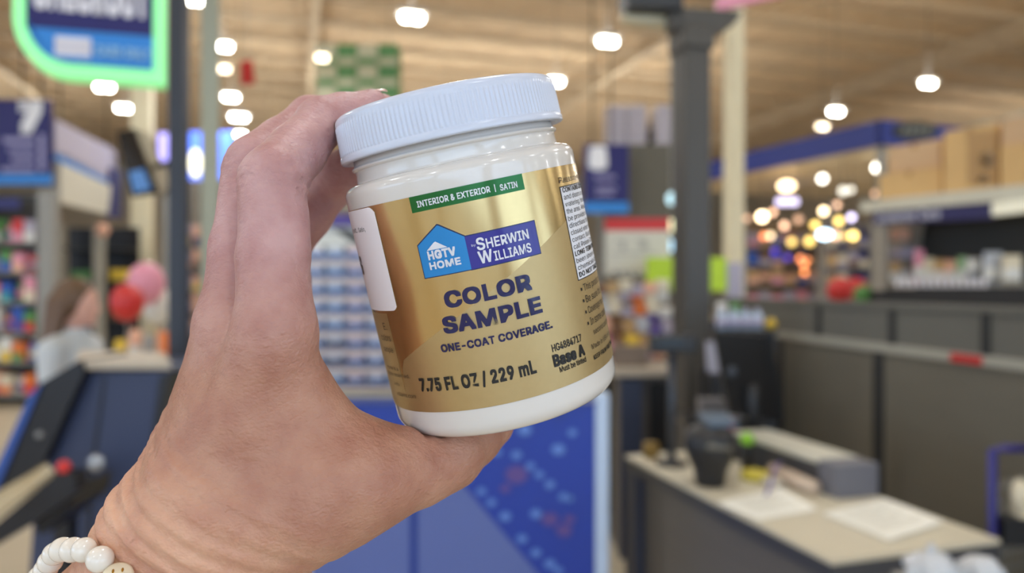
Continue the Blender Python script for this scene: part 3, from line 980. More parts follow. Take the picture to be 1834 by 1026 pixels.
# ------------------------------------------------------------------ goods and racks
def carton(name, c, s, m1, m2=None, band=0.45, rot=0.0):
    """box with a second colour on its lower front"""
    c = (c[0], c[1], c[2] + .0065)
    b = MB(); b.box(c, s, m1, rot)
    if m2 is not None:
        R = Matrix.Rotation(rot, 3, 'Z')
        b.box(Vector(c) + R @ Vector((0, -s[1] / 2, -s[2] * (0.5 - band / 2))), (s[0] * 0.94, 0.004, s[2] * band), m2, rot)
    return b.build(name, loc=(c[0], c[1], c[2] - s[2] / 2), bevel=min(s) * 0.05)
def bottle(name, base, r, h, m1, m2):
    base = (base[0], base[1], base[2] + .0065)
    b = MB(); T = Matrix.Translation(Vector(base))
    b.lathe([(r * .9, 0), (r, .02 * h), (r, .62 * h), (r * .8, .72 * h), (r * .4, .82 * h), (r * .4, .88 * h)], m1, 16, T)
    b.lathe([(r * .46, .88 * h), (r * .46, h), (r * .2, h)], m2, 12, T)
    b.lathe([(r * 1.01, .18 * h), (r * 1.01, .52 * h)], m2, 16, T)
    return b.build(name, loc=base)
def pouch(name, c, w, h, dth, m, m2=None, tilt=0.0):
    """pillow bag standing on c"""
    c = (c[0], c[1], c[2] + .0065)
    vs, fs = [], []
    n = 8
    for sgn in (-1, 1):
        for i in range(n + 1):
            for j in range(n + 1):
                u, v = i / n * 2 - 1, j / n * 2 - 1
                q = (1 - u ** 4) * (1 - v ** 4)
                x = u * w / 2 * (1 - 0.05 * (1 - abs(v))); z = (v + 1) * h / 2
                vs.append((x, sgn * dth / 2 * q ** 0.7 + math.sin(u * 5 + v * 3) * dth * .03, z))
    g = (n + 1) ** 2
    f1, f2 = [], []
    for i in range(n):
        for j in range(n):
            k = i * (n + 1) + j
            (f2 if (m2 is not None and 1 <= j <= 3 and 0 <= i <= 7) else f1).append((k, k + n + 1, k + n + 2, k + 1))
            f1.append((g + k, g + k + 1, g + k + n + 2, g + k + n + 1))
    T = Matrix.Translation(Vector(c)) @ Matrix.Rotation(tilt, 4, 'X')
    b = MB(); b.raw(vs, f1, m, True, T)
    if f2: b.raw(vs, f2, m2, True, T)
    return b.build(name, loc=c)

# snack rack seen through the gap between hand and jar
RD = 4.2
t = empty('snack_rack', W(650, 700, RD + .2), 'wire snack rack full of blue and white bags behind the hand and jar', 'display rack')
x0, x1 = W(536, 0, RD).x, W(770, 0, RD).x
rows = [466, 498, 530, 562, 594, 626, 658, 692]
zt = W(0, 385, RD).z
m_rk = mat('rack_grey', (170, 172, 176), 0.5, metal=0.2)
m_rail = mat('price_rail_pale', (214, 200, 202), 0.5)
b = MB(); b.box(((x0 + x1) / 2, RD + .34, zt / 2), (x1 - x0, .02, zt), m_rk); b.build('back_panel', t)
for xx in (x0, x1): MB().box((xx, RD + .17, zt / 2), (.025, .36, zt), m_rk).build('side_frame', t)
b = MB(); b.box(((x0 + x1) / 2, RD + .02, (W(0, 704, RD).z) / 2), (x1 - x0, .04, W(0, 704, RD).z), mat('rack_base_cream', (220, 212, 170), 0.5)); b.build('base', t)
b = MB(); slab(b, rect(536, 384, 770, 404), RD, .02, pm('purple')); b.build('header_strip', t)
snack = {'white': (240, 234, 236), 'pale pink': (238, 214, 212), 'pale grey': (222, 226, 232)}
m_bl = mat('bag_blue_print', (72, 122, 188), 0.4); m_db = mat('bag_navy_print', (44, 56, 112), 0.4)
RN = ['top', 'second', 'third', 'fourth', 'fifth', 'sixth', 'seventh', 'bottom']
for ri, ry in enumerate(rows):
    z = W(0, ry, RD).z
    sh = MB(); sh.box(((x0 + x1) / 2, RD + .17, z - .006), (x1 - x0 - .02, .33, .008), m_rk); sho = sh.build('shelf', t)
    rl = MB(); rl.box(((x0 + x1) / 2, RD - .004, z - .012), (x1 - x0, .006, .026), m_rail); sub(rl, 'price_rail', sho)
    for k in range(6):
        cx_ = x0 + .02 + (k + .5) * (x1 - x0 - .04) / 6
        cn = list(snack)[(ri * 3 + k * 2) % 3]
        o = pouch('snack_bag', (cx_, RD + .035, z - .001), .112, .082, .05, mat('bag_' + cn.replace(' ', '_'), snack[cn], 0.35), m_db if (ri in (5, 6) and k % 3 == 1) else m_bl)
        tag(o, '%s and blue snack bag, %s in the %s row behind the jar' % (cn, ORD[k], RN[ri]), 'snack bag', 'blue and white snack bags on the rack')
# black and white sign card over the top row
o = MB(); slab(o, [(548, 406), (760, 406), (760, 448), (548, 448)], RD + .03, .01, pm('white'))
slab(o, [(596, 410), (622, 410), (690, 446), (650, 446)], RD + .028, .004, pm('dark grey'))
slab(o, [(548, 440), (760, 440), (760, 449), (548, 449)], RD + .027, .004, pm('dark grey'))
tag(o.build('sign_card'), 'white card with a dark diagonal stripe at the top of the snack rack', 'sign')

# blue display bin in front of it, with a pale post on its end
BD = 2.6
t = empty('blue_display_bin', W(830, 900, BD + .3), 'glossy blue display bin with printed front, below the jar', 'display bin')
m_bb = mat('bin_blue_gloss', (14, 54, 156), 0.35, noise=0.10, nscale=3, coat=0.15)
m_bg = mat('bin_patch_grey_blue', (92, 108, 168), 0.4, noise=0.06, nscale=4)
m_bd = mat('bin_print_navy', (24, 54, 136), 0.35)
m_bs = mat('bin_print_pale', (96, 134, 210), 0.4)
m_br = mat('bin_print_red', (92, 72, 140), 0.4)
zt = W(0, 727, BD).z
b = MB(); b.box((W(812, 0, BD).x, BD + .07, zt / 2), (W(1066, 0, BD).x - W(558, 0, BD).x, .14, zt), m_bb)
slab(b, [(480 + 80, 1300), (560, 1010), (640, 900), (770, 850), (830, 870), (990, 1060), (1160 - 100, 1300)], BD - .003, .002, m_bg)  # lighter grey-blue patch across the lower front
slab(b, rect(734, 800, 748, 1300), BD - .005, .002, m_bd)
for (cx_, cy_, rr, mm) in [(890, 810, 8, 0), (925, 815, 9, 0), (950, 835, 8, 0), (966, 850, 8, 0), (985, 868, 9, 0), (1010, 890, 9, 0), (1020, 893, 7, 0), (836, 855, 9, 0), (862, 880, 8, 0), (880, 900, 8, 0), (905, 925, 10, 0),
                           (935, 965, 9, 0), (960, 990, 9, 0), (985, 1010, 10, 0), (1000, 1022, 8, 0), (1000, 805, 12, 0), (1025, 775, 8, 0), (960, 920, 10, 0), (1010, 950, 14, 1), (985, 930, 15, 1), (1020, 930, 10, 1), (925, 850, 20, 1), (905, 875, 9, 1), (1000, 742, 10, 2), (940, 770, 12, 0)]:
    pts = [(cx_ + rr * math.cos(a), cy_ + rr * .8 * math.sin(a)) for a in np.linspace(0, 2 * math.pi, 14)[:-1]]
    slab(b, pts, BD - .006, .002, (m_bs, m_br, m_bd)[mm])
b.build('body', t)
b = MB(); b.box(((W(1066, 0, BD).x + W(1091, 0, BD).x) / 2, BD + .03, W(0, 704, BD).z / 2), (.05, .07, W(0, 704, BD).z), mat('bin_post_pale_blue', (190, 208, 232), 0.4)); b.build('corner_post', t, bevel=.008)
b = MB(); b.box((W(812, 0, BD).x, BD + .07, zt + .006), (W(1066, 0, BD).x - W(558, 0, BD).x + .01, .15, .012), m_bd); b.build('top_rim', t)

# ------------------------------------------------------------------ near checkout cabinet with slanted side
CD = 2.5
t = empty('checkout_cabinet', W(170, 900, CD + .3), 'navy slant-sided checkout cabinet with beige top and black edge panel', 'checkout cabinet')
m_cab = mat('cabinet_navy', (52, 62, 92), 0.45, noise=0.06, nscale=3)
m_cab2 = mat('cabinet_black', (22, 22, 28), 0.35)
m_top = mat('worktop_beige', (188, 176, 158), 0.5, nscale=10)
g = 1.6 / CD * F + CY
b = MB(); slab(b, [(134, 668), (304, 664), (296, 720), (262, 860), (230, g), (30, g), (62, 900)], CD, .55, m_cab); cab_body = b.build('body', t)
b = MB(); slab(b, [(186, 672), (190, 672), (166, 850), (140, g), (136, g), (160, 850)], CD - .003, .003, m_cab2); sub(b, 'seam', cab_body)
b = MB(); slab(b, [(286, 672), (306, 668), (282, 800), (258, 880)], CD - .006, .2, m_cab2); b.build('edge_trim', t)
b = MB(); slab(b, [(75, 685), (142, 645), (150, 668), (79, 824), (8, 890), (-14, 884)], CD - .05, .30, m_cab2); cab_side = b.build('black_side_panel', t)
b = MB(); slab(b, [(54, 706), (74, 686), (-8, 882), (-24, 872)], CD - .06, .3, mat('cabinet_blue_edge', (50, 84, 158), 0.4)); b.build('blue_edge', t)
b = MB(); b.prism([W(134, 662, CD - .03), W(306, 662, CD - .03), W(296, 644, CD + .5), W(142, 640, CD + .5)], (0, 0, .03), m_top); b.build('worktop', t, bevel=.006)
b = MB(); b.lathe([(.030, 0), (.028, .014), (.012, .02)], pm('silver', 0.25, metal=0.6), 20, Matrix.Translation(W(174, 828, CD)) @ Matrix.Rotation(math.pi / 2, 4, 'X')); sub(b, 'lock', cab_body)['label'] = 'round silver lock'
b = MB(); b.lathe([(.012, 0), (.01, .01)], pm('grey', 0.3), 14, Matrix.Translation(W(72, 778, CD - .05)) @ Matrix.Rotation(math.pi / 2, 4, 'X')); sub(b, 'screw', cab_side)
# bag arm with red knob
AD = 2.1
t = empty('bagging_arm', W(60, 900, AD), 'beige bagging arm with black underside and red knob, in front of the navy cabinet', 'bagging arm')
b = MB(); b.prism([W(-30, 905, AD - .1), W(-30, 950, AD - .15), W(98, 852, AD + .1), W(84, 838, AD + .2)], (0, 0, .015), mat('arm_beige', (186, 172, 142), 0.5)); b.build('tray', t)
b = MB(); slab(b, [(-30, 958), (104, 846), (134, 848), (136, 880), (96, 912), (-30, 990)], AD - .02, .06, m_cab2); b.build('underside', t)
b = MB(); slab(b, [(80, 900), (134, 872), (126, 910), (70, 960), (62, 940)], AD + .05, .20, m_cab2); b.build('hinge', t)
b = MB(); b.box((W(100, 0, AD + .2).x, AD + .25, .5), (.05, .05, 1.0), m_cab2); b.build('support_post', t)
b = MB(); b.ball(W(114, 836, AD - .03), (.019, .019, .019), pm('red', 0.3), 18, 12); b.build('knob', t)

# ------------------------------------------------------------------ shelf end under sign 7
LD = 9.7
t = empty('end_shelf', (W(20, 0, LD).x, LD + .3, 0), 'shelf end crowded with colourful goods under the 7 sign', 'store shelf')
xa, xb = W(-70, 0, LD).x, W(62, 0, LD).x
zt = W(0, 340, LD).z
m_sg = mat('shelf_grey', (150, 148, 142), 0.5)
b = MB(); b.box(((xa + xb) / 2, LD + .52, zt / 2), (xb - xa, .04, zt), pm('dark grey')); b.build('back_panel', t)
b = MB(); b.box((W(78, 0, LD).x, LD + .1, zt / 2), (.21, .14, zt), m_sg); b.build('upright', t)
b = MB(); b.box((xa, LD + .27, zt / 2), (.04, .5, zt), m_sg); b.build('upright', t)
b = MB(); slab(b, rect(-70, 355, 34, 374), LD - .02, .03, pm('navy')); b.build('header_strip', t)
cols = ['orange', 'teal', 'green', 'peach', 'red', 'white', 'yellow', 'blue', 'purple', 'pink', 'cream', 'lilac']
SN = ['top', 'second', 'third', 'fourth', 'fifth', 'bottom']
for si, sy in enumerate((432, 486, 540, 594, 648, 706)):
    z = W(0, sy, LD).z
    b = MB(); b.box(((xa + xb) / 2, LD + .26, z - .02), (xb - xa, .5, .03), m_sg); b.build('shelf', t)
    for k in range(6):
        cx_ = xa + .03 + (k + .5) * (xb - xa - .04) / 6
        c1, c2 = cols[(si * 5 + k * 7) % 12], cols[(si * 5 + k * 7 + 1 + (si + k) % 7) % 12]
        h = random.uniform(.24, .34)
        if (si + k) % 3:
            o = carton('carton', (cx_, LD + .12, z + h / 2 - .005), (.14, .2, h), pm(c1), pm(c2))
            tag(o, '%s and %s carton, %s on the %s shelf under the 7 sign' % (c1, c2, ORD[k], SN[si]), 'carton', 'goods under the 7 sign')
        else:
            o = bottle('bottle', (cx_, LD + .12, z - .005), .06, h, pm(c1), pm(c2))
            tag(o, '%s and %s bottle, %s on the %s shelf under the 7 sign' % (c1, c2, ORD[k], SN[si]), 'bottle', 'goods under the 7 sign')

# dark shelving behind the person
DD = 11.5
t = empty('dark_shelf', (W(168, 0, DD).x, DD + .3, 0), 'tall dark shelving with beige uprights behind the brown-haired person', 'store shelf')
xa, xb = W(96, 0, DD).x, W(226, 0, DD).x
zt = W(0, 404, DD).z
b = MB(); b.box(((xa + xb) / 2, DD + .4, zt / 2), (xb - xa, .04, zt), pm('black')); b.build('back_panel', t)
for px_ in (104, 178):
    b = MB(); b.box((W(px_, 0, DD).x, DD, zt / 2), (.16, .08, zt), mat('upright_beige', (176, 168, 150), 0.5)); b.build('upright', t)
for sy in (445, 505, 575, 655):
    b = MB(); b.box(((xa + xb) / 2, DD + .2, W(0, sy, DD).z), (xb - xa, .38, .03), pm('dark grey')); b.build('shelf', t)
for px_, sy, w, h, c, nm in ((208, 505, .26, .18, 'yellow', 'amber carton behind the pink balloons, on dark shelving'), (140, 505, .30, .16, 'green', 'dark green carton above the brown hair, on dark shelving'), (208, 575, .24, .3, 'brown', 'brown carton lower behind the balloons, on dark shelving'), (130, 575, .22, .3, 'red', 'red carton behind the brown hair, on dark shelving')):
    z = W(0, sy, DD).z + .015
    o = carton('carton', (W(px_, 0, DD).x, DD + .18, z + h / 2), (w, .26, h), pm(c)); tag(o, nm, 'carton')
for px_, py_, nm in ((97, 388, 'pale pink disc standing in for a light on the first beige upright'), (184, 412, 'pale pink disc standing in for a light on the second beige upright')):  # flat pink discs made in place of pinkish lights
    b = MB(); b.lathe([(.11, 0), (.11, .02)], pm('peach'), 20, Matrix.Translation(W(px_, py_, DD - .05)) @ Matrix.Rotation(math.pi / 2, 4, 'X')); tag(b.build('light_disc'), nm, 'light disc')

# balloons on strings
for px_, py_, d, r, c, nm in ((228, 540, 6.0, .13, 'red', 'red balloon lowest of the bunch behind the dark post'), (262, 506, 6.55, .16, 'pink', 'pink balloon topmost of the bunch behind the dark post'), (284, 546, 6.98 - .1, .14, 'white', 'white balloon nearest the dark post in the bunch')):
    t = empty('balloon', W(px_, py_, d), nm, 'balloon', 'balloons in a bunch')
    b = MB(); c0 = W(px_, py_, d)
    b.lathe([(r * max(.02, math.sin(a)), -r * 1.15 * math.cos(a) * (1.12 if a < 1.57 else 1)) for a in np.linspace(0.02, 3.12, 14)], pm(c, 0.3), 22, Matrix.Translation(c0)); b.build('envelope', t)
    b = MB(); b.tube([c0 - Vector((0, 0, r * 1.25)), Vector((c0.x, c0.y, .05))], .003, pm('white'), 5); b.build('string', t)
    b = MB(); b.box((c0.x, c0.y, .03), (.08, .08, .06), pm(c)); b.build('weight', t)

# low table with orange goods
TD = 7.0
t = empty('display_table', (W(245, 0, TD).x, TD + .2, 0), 'low beige display table behind the navy cabinet', 'table')
z = W(0, 652, TD).z
b = MB(); b.box((W(235, 0, TD).x, TD + .2, z - .015), (.75, .5, .03), m_top); b.build('tabletop', t)
for sx in (-.34, .34):
    for sy in (.0, .4): MB().box((W(235, 0, TD).x + sx, TD + sy, z / 2 - .015), (.04, .04, z - .03), m_sg).build('leg', t)
for px_, w, h, c, nm, f in ((203, .13, .22, 'yellow', 'short yellow bag on the low beige table', pouch), (229, .12, .32, 'peach', 'peach-orange bag on the low beige table behind the person', pouch), (284, .17, .30, 'orange', 'orange bag on the low beige table beside the dark post', pouch), (254, .09, .26, 'grey', 'grey-blue bag between two orange ones on the low beige table', pouch)):
    o = pouch('goods_bag', (W(px_, 0, TD).x, TD + .15, z), w, h, .12, pm(c), pm('white') if c == 'peach' else None); tag(o, nm, 'bag', 'bags on the low table')

# blue lit screens far back
m_scr = mat('screen_blue_lit', (90, 130, 255), 0.4, emit=1.4, emit_rgb=(86, 124, 250), noise=0)
m_scr2 = mat('screen_violet_lit', (170, 160, 250), 0.4, emit=1.0, emit_rgb=(160, 150, 245), noise=0)
m_wl = mat('lamp_white_lit', (255, 250, 225), 0.4, emit=2.2, emit_rgb=(250, 245, 220), noise=0)
VD = 17.0
for x0_, y0_, x1_, y1_, m_, nm in ((334, 236, 418, 322, m_scr, 'large blue lit screen beyond the grey-green column'), (284, 238, 306, 296, m_scr2, 'narrow violet lit screen beyond the tilted monitor')):
    t = empty('lit_screen', (W((x0_ + x1_) / 2, 0, VD).x, VD + .1, 0), nm, 'screen')
    b = MB(); slab(b, rect(x0_, y0_, x1_, y1_), VD, .06, m_); b.build('screen', t)
    b = MB(); b.box((W((x0_ + x1_) / 2, 0, VD).x, VD + .1, 1.5), (.12, .08, 3.0 + (CY - 330) / F * VD * .6), m_sg); b.build('stand', t)
t = empty('globe_lamp', W(350, 292, VD - 1), 'oval white lit lamp in front of the blue screen', 'lamp')
MB().ball(W(350, 292, VD - 1), (.12, .12, .30), m_wl, 18, 12).build('globe', t)
MB().tube([W(350, 292, VD - 1) - Vector((0, 0, .3)), Vector((W(350, 0, VD - 1).x, VD - 1, 0))], .02, m_sg, 8).build('stand', t)
b = MB(); slab(b, [(430, 110), (452, 106), (456, 150), (432, 152)], 16, .02, pm('red')); b.tube([W(443, 108, 16), Vector((W(443, 0, 16).x, 16, HC))], .01, m_sg, 6)
tag(b.build('hanging_banner'), 'small red banner hanging from the roof above the knuckles', 'banner')

# ------------------------------------------------------------------ stack of green and white cases on a high rack
GD = 14.6
zb = W(0, 190, GD).z
t = empty('high_rack', (W(640, 0, GD).x, GD + .5, 0), 'tall storage rack behind the hand carrying green and white cases', 'storage rack')
for px_ in (566, 716):
    for yy in (0, .9): MB().box((W(px_, 0, GD).x, GD + yy, zb / 2), (.09, .09, zb), pm('orange')).build('upright', t)
for zz_ in (1.6, 3.2, zb - .05): MB().box((W(641, 0, GD).x, GD + .45, zz_), (W(716, 0, GD).x - W(566, 0, GD).x, .95, .08), m_sg).build('shelf', t)
m_gr = mat('case_green', (96, 150, 96), 0.4); m_cw = mat('case_white_wrap', (206, 206, 176), 0.35)
for ci in range(4):
    for ri in range(3):
        x_ = W(583 + ci * 37, 0, GD).x; h = .42; z = zb + ri * (h + .003)
        o = carton('drink_case', (x_, GD + .3, z + h / 2 - .01), (.40, .5, h), m_gr if (ci % 2) else m_cw, m_cw if ci % 2 else m_gr, .35)
        tag(o, '%s case, %s column from the dark post side, %s of its stack' % ('green' if ci % 2 else 'pale', ORD[ci], ('bottom', 'middle', 'top')[ri]), 'case', 'green and white cases on the high rack')

# ------------------------------------------------------------------ dark shelf end beside sign 8, cases on top
ED = 10.3
t = empty('dark_shelf_end', (W(1150, 0, ED).x, ED + .5, 0), 'tall dark olive shelf end panel beside the 8 sign', 'store shelf')
zt = W(0, 258, ED).z
b = MB(); b.box(((W(1082, 0, ED).x + W(1240, 0, ED).x) / 2, ED + .03, zt / 2), (W(1240, 0, ED).x - W(1082, 0, ED).x, .06, zt), mat('panel_olive_grey', (92, 88, 76), 0.6)); b.build('end_panel', t)
b = MB(); b.box(((W(1082, 0, ED).x + W(1240, 0, ED).x) / 2, ED + .5, zt - .05), (W(1240, 0, ED).x - W(1082, 0, ED).x, .9, .06), m_sg); b.build('top_shelf', t)
b = MB(); b.box(((W(1082, 0, ED).x + W(1240, 0, ED).x) / 2, ED + .93, zt / 2), (W(1240, 0, ED).x - W(1082, 0, ED).x, .05, zt), m_sg); b.build('back_panel', t)
m_li = mat('case_lilac_wrap', (180, 172, 178), 0.35); m_li2 = mat('case_lilac_dark', (150, 142, 156), 0.4)
zz0 = zt - .02
for ci, px_ in enumerate((1108, 1144, 1196)):
    for ri in range(4):
        h = .15
        o = carton('bottle_case', (W(px_, 0, ED).x, ED + .35, zz0 + h / 2 + ri * h), (.27, .4, h - .002), m_li, m_li2, .3)
        tag(o, 'lilac-grey wrapped case, %s level of the %s stack above the dark shelf end' % (('lowest', 'second', 'third', 'top')[ri], ('first', 'second', 'third')[ci]), 'case', 'lilac-grey cases above the dark shelf end')
o = bottle('jug', (W(1171, 0, ED).x, ED + .3, zz0), .045, .38, pm('dark grey'), pm('black')); tag(o, 'dark jug standing between lilac-grey cases on the shelf top', 'jug')

# ------------------------------------------------------------------ sale sign, lime bin, snack heap
SD = 5.42
t = empty('sale_sign', (W(1143, 0, SD).x, SD, 0), 'white price sign with red top strip, beside the dark column', 'sign')
b = MB(); slab(b, rect(1084, 412, 1200, 494), SD, .02, mat('sign_cream', (214, 208, 190), 0.5))
for q in (rect(1102, 430, 1122, 434), rect(1112, 434, 1120, 448), rect(1140, 428, 1156, 432), rect(1146, 432, 1160, 446), rect(1095, 452, 1176, 455)): slab(b, q, SD - .003, .002, mat('sign_grey_print', (176, 170, 158), 0.5))
b.build('card', t)
b = MB(); slab(b, rect(1084, 391, 1200, 413), SD - .002, .024, pm('red')); b.build('red_strip', t)
b = MB(); b.tube([W(1143, 494, SD + .02), Vector((W(1143, 0, SD).x, SD + .02, 0))], .02, m_sg, 8); b.build('stand', t)

LM = 5.18
t = empty('lime_header', (W(1230, 0, LM).x, LM, 0), 'lime green display header partly behind the dark column', 'display header')
b = MB(); slab(b, rect(1160, 461, 1302, 522), LM, .08, pm('lime')); b.build('box', t, bevel=.01)
b = MB(); slab(b, rect(1302, 470, 1330, 535), LM + .03, .08, pm('lilac')); b.build('side_card', t)
b = MB(); b.box((W(1258, 0, LM).x, LM + .04, W(0, 522, LM).z / 2), (.12, .06, W(0, 522, LM).z), m_sg); b.build('stand', t)

KD = 4.7
t = empty('candy_rack', (W(1150, 0, KD).x, KD + .3, 0), 'tiered candy rack heaped with bags beside the jar', 'display rack')
xa, xb = W(1066, 0, KD).x, W(1226, 0, KD).x
m_kr = mat('candy_rack_taupe', (128, 112, 98), 0.6)
tiers = [(548, .30), (588, .20), (622, .10), (652, .0)]
for (ty, back) in tiers:
    b = MB(); b.box(((xa + xb) / 2, KD + back + .06, W(0, ty, KD + back).z - .01), (xb - xa, .13, .02), m_kr); b.build('tier', t)
for xx in (xa, xb): MB().prism([(xx, KD, 0), (xx, KD + .44, 0), (xx, KD + .44, W(0, 540, KD + .3).z), (xx, KD, W(0, 650, KD).z)], (.015, 0, 0), m_kr).build('side_panel', t)
b = MB(); b.box(((xa + xb) / 2, KD + .45, W(0, 505, KD + .45).z / 2), (xb - xa, .02, W(0, 505, KD + .45).z), m_kr); b.build('back_panel', t)
cset = [['brown', 'tan', 'cream', 'lilac', 'peach', 'cream'], ['silver', 'cream', 'lilac', 'orange', 'cream', 'white'], ['peach', 'brown', 'tan', 'silver', 'purple', 'lilac'], ['pink', 'brown', 'yellow', 'tan', 'lilac', 'grey']]
for ti_, (ty, back) in enumerate(tiers):
    for k in range(6):
        c = cset[ti_][k]
        o = pouch('candy_bag', (xa + .03 + (k + .5) * (xb - xa - .06) / 6, KD + back + .06, W(0, ty, KD + back).z + .004), .094, .135 + .02 * ((k * 7 + ti_) % 3), .06, pm(c, 0.35), pm(cset[(ti_ + 1) % 4][k], 0.35), .12)
        tag(o, '%s candy bag, %s along the %s tier of the candy rack' % (c, ORD[k], ('top', 'second', 'third', 'bottom')[ti_]), 'candy bag', 'candy bags on the tiered rack')
for k, px_ in enumerate((1101, 1116, 1131, 1147)):
    o = MB(); o.ball(W(px_, 490, SD - .1), .024, pm('silver', 0.1, metal=0.8), 14, 10); o.tube([W(px_, 490, SD - .1), Vector((W(px_, 490, SD - .1).x, SD + .004, W(0, 486, SD).z))], .006, m_sg, 6)  # chrome balls added in place of small specular glints
    tag(o.build('glint_ball'), 'chrome ball standing in for a glint, %s of four under the price sign' % ORD[k], 'hook', 'chrome glint balls under the price sign')

# dark column by the counter with its top bracket
DC = 3.7
t = empty('dark_column', (W(1246, 0, DC).x, DC + .08, 0), 'thick dark grey steel column rising behind the black monitor', 'column')
m_dc = mat('dark_column_paint', (72, 68, 62), 0.45, noise=0.03)
zc = W(0, 40, DC).z
b = MB(); b.box((W(1246, 0, DC).x, DC + .09, zc / 2), (.145, .145, zc), m_dc, .28); b.build('shaft', t, bevel=.008)
b = MB(); b.box((W(1246, 0, DC).x, DC + .09, W(0, 66, DC).z), (.175, .175, .10), m_dc, .28); b.build('collar', t, bevel=.008)
b = MB(); slab(b, [(1196, 12), (1330, 20), (1322, 34), (1280, 62), (1200, 50)], DC + .05, .10, m_dc); b.build('bracket', t)
b = MB(); slab(b, [(1118, -30), (1224, -24), (1224, 14), (1126, 10)], DC + .0, .25, mat('beam_black', (44, 46, 50), 0.5)); b.build('dark_box', t)
b = MB(); slab(b, [(1116, 18), (1226, 32), (1226, 52), (1116, 36)], DC + .12, .08, m_cream); b.build('cross_rail', t)
b = MB(); slab(b, [(1284, -4), (1410, -30), (1410, -10), (1284, 18)], DC + .3, .04, pm('pink')); b.build('pink_strip', t)

# three bright bulbs on the column's edge
for px_, py_, c, nm in ((1203, 356, (170, 205, 215), 'pale blue lit bulb, top of three beside the dark column'), (1201, 404, (240, 238, 190), 'pale yellow lit bulb, middle of three beside the dark column'), (1201, 440, (170, 214, 240), 'pale blue lit bulb, lowest of three beside the dark column')):
    p = W(px_, py_, 7.2 + (py_ - 356) * .006); t = empty('hanging_bulb', p, nm, 'bulb', 'bulbs beside the dark column')
    MB().ball(p, (.05, .05, .065), mat('bulb_lit_%d' % py_, c, .4, emit=1.5, emit_rgb=c, noise=0), 14, 10).build('globe', t)
    MB().tube([p + Vector((0, .0, .06)), Vector((p.x, p.y, HC))], .006, m_sg, 5).build('cord', t)

# ------------------------------------------------------------------ blue canopy over the lighting aisle and its lit lamps
m_can = mat('canopy_blue', (34, 52, 136), 0.5, noise=0.06, nscale=1.0)
m_cun = mat('canopy_underside_beige', (206, 190, 160), 0.7)
cp = W(1580, 0, 12.0); cp.z = 0
zt, zb = W(0, 214, 12.0).z, W(0, 258, 12.0).z
ea = (W(1335, 0, 15.0) - W(1580, 0, 12.0)); ea.z = 0; ea.normalize()
eb = (W(1780, 0, 12.86) - W(1580, 0, 12.0)); eb.z = 0; eb.normalize()
t = empty('blue_canopy', cp + ea * 2 + Vector((0, 0, zb)), 'long blue canopy fascia above the glittering lighting aisle', 'canopy')
b = MB(); q = [cp, cp + ea * 6.5, cp + ea * 6.5 + eb * .1, cp + eb * .1]
b.prism([v + Vector((0, 0, zb)) for v in q], (0, 0, zt - zb), m_can); b.build('long_fascia', t)
b = MB(); q = [cp + ea * .001, cp + eb * 5.5, cp + eb * 5.5 + ea * .1, cp + ea * .1]
b.prism([v + Vector((0, 0, zb)) for v in q], (0, 0, zt - zb), m_can); b.build('end_fascia', t)
b = MB(); q = [cp + eb * .15 + ea * .15, cp + eb * 5.4 + ea * .15, cp + eb * 5.4 + ea * 6.4, cp + eb * .15 + ea * 6.4]
b.prism([v + Vector((0, 0, zb + .03)) for v in q], (0, 0, .05), m_cun); b.build('top_panel', t)
for (u, v) in ((.2, .2), (.2, 6.2), (5.2, .2), (5.2, 6.2)):
    p = cp + eb * u + ea * v
    MB().box((p.x, p.y, zb / 2), (.1, .1, zb), m_sg).build('post', t)
EP = Plane((cp.x, cp.y), ((cp + eb).x, (cp + eb).y))
b = MB(); pts = [(1640 + 40 * math.cos(a), 234 + 17 * math.sin(a)) for a in np.linspace(0, 2 * math.pi, 24)[:-1]]
EP.slab(b, pts, .03, mat('emblem_black', (52, 54, 56), 0.5), -.035)
for i in range(4): EP.slab(b, [(1616 + i * 13, 240 - i * .6), (1624 + i * 13, 239 - i * .6), (1628 + i * 13, 226), (1620 + i * 13, 227)], .01, mat('emblem_grey', (120, 122, 112), 0.5), -.045)
b.build('emblem', t)

